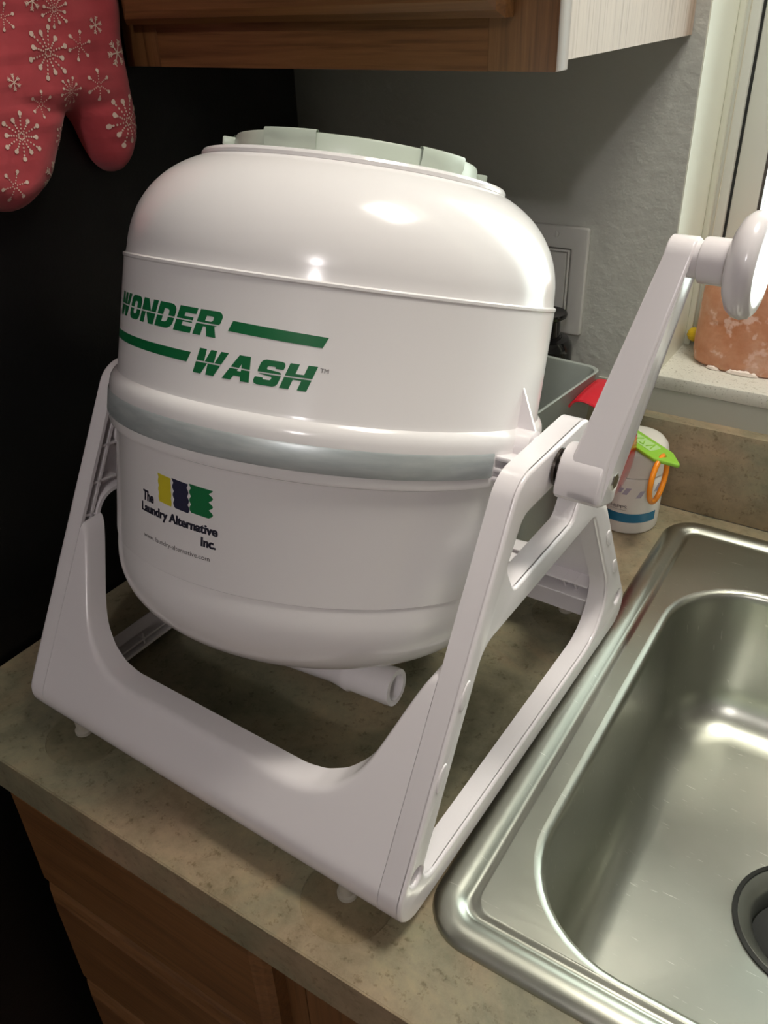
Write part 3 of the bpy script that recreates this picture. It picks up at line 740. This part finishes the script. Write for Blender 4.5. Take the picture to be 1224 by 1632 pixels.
finish('logo_bar', wrap(quad([(-38.0, 0.0350), (1.3, 0.0346), (2.4, 0.0403), (-37.4, 0.0405)])), M['green_ink'], drum, smooth=False)
finish('trademark_lettering', wrap(fit(text_mesh('TM', 1), 32.9, 34.7, 0.0408, 0.0430)), M['grey_ink'], drum, smooth=False)
def logo_text(body, x0, x1, y0, y1, bold, m, name):
    w_ = 0.08 if bold > 0.01 else 0.0; b = nb()
    for dx in ((-w_, 0.0, w_) if w_ else (0.0,)): join(b, fit(text_mesh(body, 1, bold), x0 + w_ + dx, x1 - w_ + dx, y0, y1))
    finish(name, wrap(b), m, drum, smooth=False)
logo_text('The', -12.7, -8.0, -0.0545, -0.0478, 0.03, M['black_ink'], 'maker_lettering')
logo_text('Laundry Alternative', -13.3, 12.7, -0.0632, -0.0556, 0.03, M['black_ink'], 'maker_lettering')
logo_text('Inc.', 8.1, 12.4, -0.0696, -0.0637, 0.03, M['black_ink'], 'maker_lettering')
logo_text('www. laundry-alternative.com', -12.1, 10.8, -0.0786, -0.0748, 0.004, M['grey_ink'], 'web_address_lettering')
def blob(x0, x1, y0, y1, sk, wob_l, wob_r):
    rn = random.Random(int(x0 * 10)); pts = []
    N = 44
    for i in range(N + 1):
        t = i / N; pts.append((x1 + sk * (1 - t) + wob_r * abs(math.sin(t * PI * 3.5)) , y0 + (y1 - y0) * t))
    for i in range(N + 1):
        t = 1 - i / N; pts.append((x0 + sk * (1 - t) - wob_l * abs(math.sin(t * PI * 3.5)), y0 + 0.0006 + (y1 - y0) * t))
    return curve_mesh([pts], 0.0)
def logo_blob(name, m, *a):
    b = blob(*a); b2_ = nb(); finish(name, wrap(b), m, drum, smooth=False)
logo_blob('logo_swatch', M['yellow_ink'], -6.3, -2.0, -0.0515, -0.0345, 0.6, 0.3, 0.2)
logo_blob('logo_swatch', M['navy_ink'], -1.0, 3.2, -0.0520, -0.0345, 0.9, 0.5, 0.5)
logo_blob('logo_swatch', M['green_ink'], 4.6, 9.6, -0.0515, -0.0345, 0.4, 0.5, 1.2)

# --- pivot shaft and crank
b = nb(); lathe(b, [(0.0095, 0.160), (0.0095, 0.1752), (0.0118, 0.1755), (0.0118, 0.1772), (0.0092, 0.1775), (0.0092, 0.1798)], 32, 'X', (0, 0, ZP)); finish('pivot_shaft', b, M['dark_metal'], ws)
b = nb(); lathe(b, [(0.0085, -0.1560), (0.0085, -0.1700)], 24, 'X', (0, 0, ZP)); finish('pivot_shaft', b, M['white'], ws)
A2 = R(20.0); ca, sa = math.sin(A2), math.cos(A2)      # arm leans back: along = (V: ca, Z: sa)
AL = 0.1265; UO = 0.2085; FLARE = 0.0165
def arm_outline(r0, r1, L_, n=14):
    out = []
    for i in range(n + 1):
        a = PI / 2 + PI * i / n; out.append((r0 * math.cos(a), r0 * math.sin(a)))
    for i in range(n + 1):
        a = -PI / 2 + PI * i / n; out.append((L_ + r1 * math.cos(a), r1 * math.sin(a)))
    return out
# squared lower corner, rounded upper end
lo_ = [(0.012, 0.0135), (-0.010, 0.0150), (-0.0138, 0.0140), (-0.0160, 0.0108), (-0.0160, -0.0108), (-0.0138, -0.0140), (-0.010, -0.0150), (0.012, -0.0135)]
arm = lo_[::1] + [(AL + 0.0115 * math.cos(a), 0.0115 * math.sin(a)) for a in [-PI / 2 + PI * i / 14 for i in range(15)]]
bm = curve_mesh([arm], 0.020, 0.0018, 3)
def armmap(x, y, z):
    t = max(0.0, min(1.0, x / AL)); wd = 0.0215 - 0.0065 * t * t
    u_ = UO + FLARE * max(0.0, min(1.0, (x - 0.012) / (AL - 0.012))) - wd + z / 0.020 * wd
    return (u_, x * ca - y * sa, ZP + x * sa + y * ca)
remap(bm, armmap); crank = finish('crank_arm', bm, M['white'], ws, ang=32)
hub = lo_[1:-1] + [(0.001 + 0.0160 * math.cos(a), 0.0152 * math.sin(a)) for a in [-PI / 2 + PI * i / 18 for i in range(19)]]
b = curve_mesh([hub], 0.0270, 0.0016, 3); remap(b, lambda x, y, z: (0.1800 + z, x * ca - y * sa, ZP + x * sa + y * ca)); finish('crank_hub', b, M['white'], crank, ang=30)
b = nb(); lathe(b, [(0.0085, 0.2083), (0.0085, 0.2089), (0.0074, 0.2092), (0.0070, 0.2087), (0.0, 0.2087)], 28, 'X', (0, 0, ZP), caps=False); finish('washer_ring', b, M['chrome'], crank)
b = nb(); lathe(b, [(0.0060, 0.2086), (0.0060, 0.2104), (0.0050, 0.2110), (0.0, 0.2110)], 6, 'X', (0, 0, ZP), caps=False); finish('hex_nut', b, M['chrome'], crank, ang=20)
tv, tz = AL * ca, ZP + AL * sa; FO = 0.0142
b = nb(); lathe(b, [(0.0100, 0.2085), (0.0100, 0.2180)], 36, 'X', (FO, tv, tz)); finish('handle_pin', b, M['white'], crank)
b = nb(); lathe(b, [(0.0108, 0.2150), (0.0118, 0.2156), (0.0122, 0.2170), (0.0122, 0.2360)], 44, 'X', (FO - 0.0015, tv, tz)); knb = finish('handle_sleeve', b, M['white'], crank)
b = nb(); lathe(b, [(0.0, 0.2300), (0.012, 0.2304), (0.019, 0.2315), (0.0240, 0.2340), (0.0268, 0.2375), (0.0275, 0.2410), (0.0266, 0.2445), (0.0240, 0.2468), (0.019, 0.2466), (0.010, 0.2445), (0.0, 0.2440)], 64, 'X', (FO - 0.002, tv, tz), caps=False); finish('handle_knob', b, M['white'], crank, ang=60)

# ================================================================== THINGS BEHIND THE WASHER
# switch plate
sp_ = tag(empty('light_switch', (0.262, 0.635, 0.226)), 'white rocker light switch with screwed cover plate on the grey wall', 'light switch')
def rect2(w_, h_, r_=0.0006): return rpoly([(-w_, -h_, r_), (w_, -h_, r_), (w_, h_, r_), (-w_, h_, r_)], 3)
def onwall(b, y0): return remap(b, lambda x, y, z: (x, y0 - z, y))
finish('cover_plate', onwall(curve_mesh([rect2(0.035, 0.0565, 0.003), rect2(0.0172, 0.0340)], 0.006, 0.0018, 3), 0.0), M['plate'], sp_)
finish('rocker_frame', onwall(curve_mesh([rect2(0.0163, 0.0331), rect2(0.0145, 0.0312)], 0.0072, 0.0004, 1), 0.0), M['plate'], sp_)
b = nb(); L = []
for y in (0.0, -0.0075):
    t_ = 0.0018 if y < -0.001 else 0
    L.append([(-0.0137, y, -0.0304), (0.0137, y, -0.0304), (0.0137, y - t_, 0.0304), (-0.0137, y - t_, 0.0304)])
loft(b, L, True, True, True); finish('rocker', b, M['plate'], sp_, smooth=False)
for z in (0.0484, -0.0484):
    b = nb()
    for s_ in (-1, 1):       # slotted head: two half discs with the slot left open
        half = [(s_ * (0.0004 + 0.0028 * math.cos(a)), 0.0031 * math.sin(a)) for a in [-PI / 2 + PI * k / 10 for k in range(11)]]
        join(b, remap(onwall(curve_mesh([half], 0.0013, 0.0003, 1), -0.0058), lambda x, y, zz: (x, y, zz + z)))
    finish('screw', b, M['plate'], sp_)
# black bottle
bt = tag(empty('black_bottle', (0.2760, 0.5862, 0.0)), 'black glossy bottle with flanged cap standing against the wall behind the frosted bin', 'bottle')
b = nb(); lathe(b, [(0.0, 0.0), (0.026, 0.0), (0.028, 0.002), (0.028, 0.168), (0.0272, 0.174), (0.0235, 0.179), (0.0165, 0.1805), (0.0165, 0.182), (0.0, 0.182)], 48, caps=False); finish('bottle_body', b, M['bottle'], bt)
b = nb(); lathe(b, [(0.0145, 0.1815), (0.0140, 0.199), (0.0160, 0.2005), (0.0200, 0.2025), (0.0205, 0.2050), (0.0195, 0.2068), (0.0175, 0.2066), (0.0, 0.2050)], 40, caps=False); finish('cap', b, M['bottle'], bt)
# frosted bin
bn = tag(empty('storage_bin', (0.268, 0.4875, 0.0), R(-6)), 'frosted grey plastic open storage bin on the counter behind the washer', 'storage bin')
b = nb()
def brect(x, y, z, r=0.012, dx=0.0): return [(p[0], p[1], z) for p in rpoly([(-x, -y, r), (x, -y, r), (x, y, r), (-x, y, r)], 5)]
L = [brect(0.060, 0.048, 0.0), brect(0.064, 0.052, 0.002), brect(0.077, 0.066, 0.171), brect(0.0785, 0.0675, 0.1735), brect(0.0775, 0.0665, 0.1745), brect(0.0755, 0.0645, 0.1735), brect(0.0745, 0.0635, 0.171), brect(0.0615, 0.0495, 0.0045), brect(0.053, 0.041, 0.004)]
loft(b, L, True, True, True); finish('bin_shell', b, M['bin'], bn, ang=40)
b = nb(); L = []
for z, o in ((0.100, 0.0), (0.102, 0.0015), (0.106, 0.0015), (0.108, 0.0)):
    k = z / 0.171; L.append(brect(0.064 + 0.013 * k + o, 0.052 + 0.014 * k + o, z))
loft(b, L); finish('moulded_rib', b, M['bin'], bn, ang=40)
# red band
rd = tag(empty('red_plastic_band', (0.3735, 0.506, 0.0)), 'glossy red plastic curved band standing between the bin and the white jar', 'plastic band')
path = [(-0.0265, 0.1590), (-0.0215, 0.1655), (-0.012, 0.1670), (0.002, 0.1620), (0.013, 0.1500), (0.0205, 0.1330), (0.0245, 0.1130), (0.0240, 0.0930), (0.0200, 0.0700), (0.0110, 0.0480), (-0.0005, 0.0280), (-0.0105, 0.0120), (-0.0170, 0.0012)]
def smooth(pts, n=5):
    out = []
    for i in range(len(pts) - 1):
        p0, p1, p2, p3 = [Vector(pts[max(0, min(len(pts) - 1, i + k))]) for k in (-1, 0, 1, 2)]
        for j in range(n):
            t = j / n; out.append(0.5 * ((2 * p1) + (p2 - p0) * t + (2 * p0 - 5 * p1 + 4 * p2 - p3) * t * t + (3 * p1 - p0 - 3 * p2 + p3) * t ** 3))
    out.append(Vector(pts[-1])); return out
pp = smooth(path); L = []
for i, p in enumerate(pp):
    d = (pp[min(i + 1, len(pp) - 1)] - pp[max(i - 1, 0)]).normalized(); nn = Vector((-d.y, d.x))
    hw = 0.0285
    row = []
    for (yy, tt) in ((-hw, 0.0), (-hw + 0.001, 0.0013), (-hw * 0.5, 0.0020), (0, 0.0022), (hw * 0.5, 0.0020), (hw - 0.001, 0.0013), (hw, 0), (hw - 0.001, -0.0012), (-hw + 0.001, -0.0012)):
        q = p + nn * tt; row.append((q.x, yy, max(q.y, 0.0002)))
    L.append(row)
b = nb(); loft(b, L, True, True, True); finish('band', b, M['red'], rd, ang=40)
# white jar
JX, JY, JR = 0.3895, 0.5690, 0.0325
jr = tag(empty('white_jar', (JX, JY, 0.0)), 'round white lidded jar with a blue stripe label beside the sink', 'jar')
b = nb(); lathe(b, [(0.0, 0.0), (JR - 0.003, 0.0), (JR - 0.0006, 0.0012), (JR, 0.004), (JR, 0.064), (JR - 0.001, 0.0655), (JR - 0.004, 0.066), (0.0, 0.066)], 64, caps=False); finish('jar_body', b, M['jar'], jr)
b = nb(); lathe(b, [(JR - 0.002, 0.0665), (JR + 0.0005, 0.0672), (JR + 0.0005, 0.087), (JR - 0.001, 0.0930), (JR - 0.005, 0.0980), (JR - 0.011, 0.1000), (0.0, 0.1006)], 64, caps=False); finish('jar_lid', b, M['jar'], jr, ang=40)
def jarpatch(name, m, a0, a1, z0, z1, lift=0.0003, n=40, slant=0.0):
    b = nb(); L = []
    for z in (z0, z1): L.append([((JR + lift) * math.sin(R(a0 + (a1 - a0) * i / n + slant * (z - z0))), -(JR + lift) * math.cos(R(a0 + (a1 - a0) * i / n + slant * (z - z0))), z) for i in range(n + 1)])
    loft(b, L, False); finish(name, b, m, jr)
jarpatch('blue_stripe', M['jar_blue'], -110, 74, 0.0145, 0.0252)
for a0, z0 in ((2, 0.0475), (27, 0.0445), (62, 0.050)): jarpatch('lilac_mark', M['jar_purple'], a0, a0 + 9, z0, z0 + 0.008, n=6, slant=900)
jarpatch('lilac_mark', M['jar_purple'], -7, 0, 0.049, 0.055, n=6, slant=900)
tb = fit(text_mesh('HIPPS', 1, 0.0), -16, 14, 0.0305, 0.0345); slice_x(tb, 2.0)
remap(tb, lambda x, y, z: ((JR + 0.0003) * math.sin(R(x)), -(JR + 0.0003) * math.cos(R(x)), y)); finish('label_lettering', tb, M['grey_ink'], jr, smooth=False)
jarpatch('label_line', M['grey_ink'], -16, 14, 0.0288, 0.0291)
# green measuring-spoon handle with orange ring
gt = tag(empty('green_plastic_tag', (0.403, 0.5475, 0.1008), R(-34)), 'lime green plastic handle with pointed tip lying on the white jar lid', 'plastic handle')
b = curve_mesh([rpoly([(-0.034, -0.0125, 0.003), (0.030, -0.0135, 0.004), (0.0530, 0.0005, 0.002), (0.030, 0.0110, 0.004), (-0.034, 0.0125, 0.003)], 4), circle2(0.0300, -0.0015, 0.0030, 20)], 0.0040, 0.0012, 2)
finish('handle_body', b, M['tag'], gt, ang=45)
b = curve_mesh([rpoly([(-0.026, -0.0060, 0.002), (0.018, -0.0070, 0.002), (0.018, 0.0065, 0.002), (-0.026, 0.0070, 0.002)], 3)], 0.0003)
remap(b, lambda x, y, z: (x, y, z + 0.0040)); pnl = finish('raised_panel', b, M['tag_light'], gt)
for (p0, p1) in (((-0.018, -0.004), (-0.018, 0.005)), ((-0.012, -0.004), (-0.007, 0.005)), ((-0.003, -0.004), (0.003, -0.004)), ((0.003, -0.004), (-0.002, 0.002)), ((0.007, -0.004), (0.010, 0.005)), ((0.010, 0.005), (0.014, -0.004))):
    d = (Vector(p1) - Vector(p0)); nn = Vector((-d.y, d.x)).normalized() * 0.0006
    b = nb(); b2_ = [Vector(p0) + nn, Vector(p1) + nn, Vector(p1) - nn, Vector(p0) - nn]
    loft(b, [[(q.x, q.y, 0.0043) for q in b2_], [(q.x, q.y, 0.0048) for q in b2_]], True, True, True); finish('raised_mark', b, M['tag'], pnl, smooth=False)
rg_c = Vector((0.4262, 0.5285, 0.0790))
og = tag(empty('orange_ring', (rg_c.x, rg_c.y, rg_c.z - 0.0265)), 'orange plastic ring hanging through the lime green handle', 'ring')
b = nb(); hd = Vector((0.08, 0.99, 0)).normalized(); L = []
for i in range(56):
    a = 2 * PI * i / 56; rad = hd * math.cos(a) * 0.0205 + Vector((0, 0, 1)) * math.sin(a) * 0.0240; nr = hd.cross(Vector((0, 0, 1)))
    dn = (hd * math.cos(a) + Vector((0, 0, 1)) * math.sin(a))
    L.append([Vector((0, 0, 0.0265)) + rad + 0.0027 * (dn * math.cos(2 * PI * k / 14) + nr * math.sin(2 * PI * k / 14)) for k in range(14)])
L.append(L[0]); loft(b, L); bmesh.ops.remove_doubles(b, verts=b.verts, dist=1e-6); finish('ring_body', b, M['orange'], og, ang=80)

# ================================================================== WINDOW SILL THINGS
sl = tag(empty('salt_rock', (0.4620, 0.7020, ZS)), 'pink rock salt block standing on the speckled window sill', 'salt rock')
b = nb(); L = []; N = 96
prof_s = [(0.90, 0.0), (0.965, 0.003), (1.0, 0.010), (1.015, 0.022), (1.01, 0.040), (0.985, 0.060), (0.955, 0.078), (0.92, 0.092), (0.88, 0.0985), (0.80, 0.1015), (0.5, 0.1020), (0.2, 0.1022), (0.02, 0.1022)]
for kf, z in prof_s:
    row = []
    for i in range(N):
        a = 2 * PI * i / N; p = Vector((0.060 * kf * math.copysign(abs(math.cos(a)) ** 0.85, math.cos(a)), 0.0335 * kf * math.copysign(abs(math.sin(a)) ** 0.85, math.sin(a)), z))
        d = 1 + 0.05 * noise.noise(p * 32) + 0.025 * noise.noise(p * 90)
        row.append((p.x * d, p.y * d, z + (0.0015 * noise.noise(p * 60 + Vector((5, 5, 5))) if 0.002 < z else 0)))
    L.append(row)
loft(b, L, True, True, True); finish('rock_body', b, M['salt'], sl, ang=60)
for (ang0, ang1, z1_) in ((232, 249, 0.0035), (255, 282, 0.0045)):
    b = nb(); L = []
    for k, (o, z) in enumerate(((1.005, 0.0), (1.05, 0.0012), (1.04, z1_), (0.97, z1_ + 0.001))):
        row = []
        for i in range(25):
            t = i / 24; a = R(ang0 + (ang1 - ang0) * t); e = math.sin(PI * t) ** 0.5
            oo = 0.95 + (o - 0.95) * e + 0.012 * e
            row.append((0.060 * oo * math.copysign(abs(math.cos(a)) ** 0.85, math.cos(a)), 0.0335 * oo * math.copysign(abs(math.sin(a)) ** 0.85, math.sin(a)), z * e * (1 + 0.4 * noise.noise(Vector((t * 9, k, 3))))))
        L.append(row)
    loft(b, L, False); finish('white_crust', b, M['salt_white'], sl)
yb = tag(empty('yellow_bead', (0.3950, 0.7280, ZS + 0.0075)), 'small yellow bead hanging on a thin cord beside the pink salt rock', 'bead')
b = nb(); tube(b, [(0, 0, 0.014), (0.0, 0.0005, 0.2), (0.0, 0.0005, 0.6), (0.0, 0.0, WZ1 - 0.0045 - ZS - 0.0075)], 0.0006, 8); finish('cord', b, M['wire'], yb)
b = nb(); lathe(b, [(0.0, 0.0), (0.004, 0.0003), (0.0072, 0.0028), (0.0084, 0.0070), (0.0078, 0.0110), (0.0055, 0.0138), (0.002, 0.0150), (0.0, 0.0151)], 28, caps=False); finish('bead_body', b, M['yellow'], yb)
b = nb(); lathe(b, [(0.0086, 0.0062), (0.0089, 0.0069), (0.0086, 0.0077)], 28, caps=False); finish('bead_seam', b, M['yellow'], yb)

# ================================================================== OVEN MITT ON THE FRIDGE
mt = tag(empty('oven_mitt', (-0.005, 0.22, 0.36)), 'red quilted oven mitt printed with cream snowflakes hanging on the black refrigerator', 'oven mitt')
def catmull_closed(pts, n=6):
    out = []; N = len(pts)
    for i in range(N):
        p0, p1, p2, p3 = [Vector(pts[(i + k) % N]) for k in (-1, 0, 1, 2)]
        for j in range(n):
            t = j / n; q = 0.5 * ((2 * p1) + (p2 - p0) * t + (2 * p0 - 5 * p1 + 4 * p2 - p3) * t * t + (3 * p1 - p0 - 3 * p2 + p3) * t ** 3); out.append((q.x, q.y))
    return out
mo = catmull_closed([(0.176, 0.3640), (0.188, 0.3605), (0.204, 0.3640), (0.224, 0.3770), (0.237, 0.3960), (0.2465, 0.4120), (0.2560, 0.4215), (0.2650, 0.4130), (0.2720, 0.3940), (0.280, 0.3800), (0.293, 0.3720), (0.306, 0.3790), (0.3165, 0.3960), (0.3190, 0.4150), (0.3185, 0.4400), (0.3180, 0.4650), (0.3220, 0.4930), (0.3250, 0.5300), (0.3270, 0.5800), (0.315, 0.5830), (0.240, 0.5830), (0.165, 0.5830), (0.157, 0.5750), (0.152, 0.5200), (0.143, 0.4700), (0.136, 0.4300), (0.138, 0.3980), (0.149, 0.3770), (0.163, 0.3680)])
def dist_edge(y, z):
    best = 1e9; inside = False; n = len(mo); j = n - 1
    for i in range(n):
        x1, y1 = mo[j]; x2, y2 = mo[i]
        if (y1 > z) != (y2 > z) and y < (x2 - x1) * (z - y1) / (y2 - y1) + x1: inside = not inside
        dx, dy = x2 - x1, y2 - y1; t = max(0, min(1, ((y - x1) * dx + (z - y1) * dy) / (dx * dx + dy * dy + 1e-15)))
        best = min(best, math.hypot(y - x1 - t * dx, z - y1 - t * dy)); j = i
    return best if inside else -best
def mitt_x(y, z):
    d = max(0.0, dist_edge(y, z)); t = min(1, d / 0.022)
    q = 0.004 + 0.026 * math.sqrt(max(0, 1 - (1 - t) ** 2))
    # crease running into the crotch of the thumb, soft wrinkles
    cz = z - (0.4225 + 0.10 * (y - 0.2560) * (y - 0.2560) * 40)
    q -= 0.006 * math.exp(-(cz / 0.006) ** 2) * math.exp(-((y - 0.248) / 0.035) ** 2) * t
    q += 0.0022 * noise.noise(Vector((y * 38, z * 38, 1.3))) * t + 0.0012 * noise.noise(Vector((y * 20, z * 130, 4.3))) * t
    return q
def poly_grid(outline, step):
    b = curve_mesh([outline], 0.0)
    for f_ in [f_ for f_ in b.faces if f_.calc_area() < 1e-12]: b.faces.remove(f_)
    a0, a1, c0, c1 = bounds(b)
    x = a0 + step
    while x < a1: bmesh.ops.bisect_plane(b, geom=b.verts[:] + b.edges[:] + b.faces[:], plane_co=(x, 0, 0), plane_no=(1, 0, 0)); x += step
    y = c0 + step
    while y < c1: bmesh.ops.bisect_plane(b, geom=b.verts[:] + b.edges[:] + b.faces[:], plane_co=(0, y, 0), plane_no=(0, 1, 0)); y += step
    return b
b = poly_grid(mo, 0.004)
remap(b, lambda x, y, z: (mitt_x(x, y), x - 0.22, y - 0.36))
back = [e for e in b.edges if e.is_boundary]
ret = bmesh.ops.extrude_edge_only(b, edges=back)
for q in [g for g in ret['geom'] if isinstance(g, bmesh.types.BMVert)]: q.co.x = 0.0012
mitt = finish('mitt_shell', b, M['mitt'], mt, ang=75)
bnd = nb(); lp = []
for p in mo[6 * 16:6 * 23]: pass
def print_dots(name, dots, lines=()):
    b = nb()
    for (y, z, r) in dots:
        if dist_edge(y, z) < r * 0.9: continue
        ring = [(y + r * math.cos(2 * PI * k / 10), z + r * math.sin(2 * PI * k / 10)) for k in range(10)]
        b.faces.new([b.verts.new((mitt_x(a, c) + 0.0006, a - 0.22, c - 0.36)) for a, c in ring])
    for (p0, p1, w_) in lines:
        d = Vector(p1) - Vector(p0); nn = Vector((-d.y, d.x)).normalized() * w_; K = 4
        for k in range(K):
            a = Vector(p0) + d * k / K; c = Vector(p0) + d * (k + 1) / K
            if dist_edge(*((a + c) / 2)) < 0.002: continue
            b.faces.new([b.verts.new((mitt_x(q.x, q.y) + 0.0006, q.x - 0.22, q.y - 0.36)) for q in (a + nn, c + nn, c - nn, a - nn)])
    if len(b.faces): finish(name, b, M['mitt_print'], mitt, smooth=False)
    else: b.free()
def flake_big(cy, cz, r, rot=0.2, arms=12):
    d = []
    for i in range(arms):
        a = 2 * PI * i / arms + rot; n = 6; lng = r if i % 2 == 0 else r * 0.78
        for k in range(1, n + 1):
            t = k / n; d.append((cy + lng * t * math.cos(a), cz + lng * t * math.sin(a), r * (0.034 + 0.018 * t + (0.058 if k == n else 0))))
    print_dots('snowflake_print', d)
def flake_small(cy, cz, r, rot=0.3):
    d = []
    for i in range(6):
        a = 2 * PI * i / 6 + rot
        for k in range(1, 6): t = k / 5; d.append((cy + r * t * math.cos(a), cz + r * t * math.sin(a), r * (0.055 + (0.085 if k == 5 else 0))))
    print_dots('snowflake_print', d)
def flake_line(cy, cz, r, rot=0.1):
    ls = []
    for i in range(6):
        a = 2 * PI * i / 6 + rot; e = (cy + r * math.cos(a), cz + r * math.sin(a)); ls.append(((cy, cz), e, r * 0.055))
        for t in (0.55, 0.78):
            m_ = (cy + r * t * math.cos(a), cz + r * t * math.sin(a))
            for s in (-1, 1):
                q = a + s * 0.75; ls.append((m_, (m_[0] + r * 0.32 * math.cos(q), m_[1] + r * 0.32 * math.sin(q)), r * 0.05))
    print_dots('snowflake_print', [], ls)
for (y, z, r, a) in ((0.2351, 0.4627, 0.0165, 0.2), (0.1973, 0.4127, 0.0150, 0.35), (0.2976, 0.4107, 0.0185, 0.1), (0.2484, 0.4889, 0.0110, 0.3), (0.2480, 0.4365, 0.0095, 0.15), (0.2361, 0.4067, 0.0085, 0.2)): flake_big(y, z, r, a)
for (y, z, r, a) in ((0.2640, 0.4654, 0.0092, 0.25), (0.2745, 0.4388, 0.0098, 0.45), (0.2207, 0.4309, 0.0082, 0.5), (0.2060, 0.4858, 0.0080, 0.2), (0.1824, 0.3816, 0.0100, 0.1), (0.155, 0.44, 0.009, 0.3)): flake_small(y, z, r, a)
for (y, z, r, a) in ((0.2985, 0.4587, 0.0090, 0.1), (0.2200, 0.3815, 0.0105, 0.4), (0.2828, 0.4778, 0.0058, 0.2), (0.2007, 0.4468, 0.0052, 0.5), (0.2306, 0.4945, 0.0060, 0.3), (0.17, 0.46, 0.008, 0.3), (0.29, 0.52, 0.009, 0.2), (0.25, 0.545, 0.01, 0.2)): flake_line(y, z, r, a)
b = nb(); lp = [(0.012, 0.02, 0.222), (0.016, 0.02, 0.240), (0.012, 0.02, 0.250), (0.006, 0.02, 0.240), (0.006, 0.02, 0.222)]
tube(b, [Vector(p) for p in smooth([Vector(p) for p in lp], 5)], 0.0022, 8); finish('hanging_loop', b, M['mitt'], mt)
hk = tag(empty('magnetic_hook', (-0.005, 0.24, 0.612)), 'small black magnetic hook holding the red oven mitt on the refrigerator', 'hook')
b = nb(); lathe(b, [(0.014, 0.0), (0.014, 0.005), (0.012, 0.0065), (0.0, 0.0065)], 28, 'X', (0, 0, 0.0), caps=False); finish('magnet', b, M['bottle'], hk)
b = nb(); tube(b, [(0.006, 0, 0.0), (0.008, 0, -0.006), (0.011, 0, -0.0085), (0.016, 0, -0.0085), (0.018, 0, -0.003)], 0.0016, 10); finish('hook_wire', b, M['chrome'], hk)

# ================================================================== LIGHT FIXTURES (above the frame)
lf = tag(empty('sink_light_fixture', (SINK_LIGHT[0], SINK_LIGHT[1], ZC)), 'white fluorescent ceiling fixture over the kitchen sink', 'ceiling light')
bx('fixture_housing', M['lampbody'], lf, -0.21, 0.21, -0.16, 0.16, -0.078, 0.0, 0.006)
rl = tag(empty('room_ceiling_light', (ROOM_LIGHT[0], ROOM_LIGHT[1], ZC)), 'round ceiling light in the middle of the kitchen', 'ceiling light')
b = nb(); lathe(b, [(0.0, 0.0), (0.09, 0.0), (0.09, -0.02), (0.03, -0.045), (0.0, -0.045)], 40, caps=False); finish('ceiling_rose', b, M['lampbody'], rl)
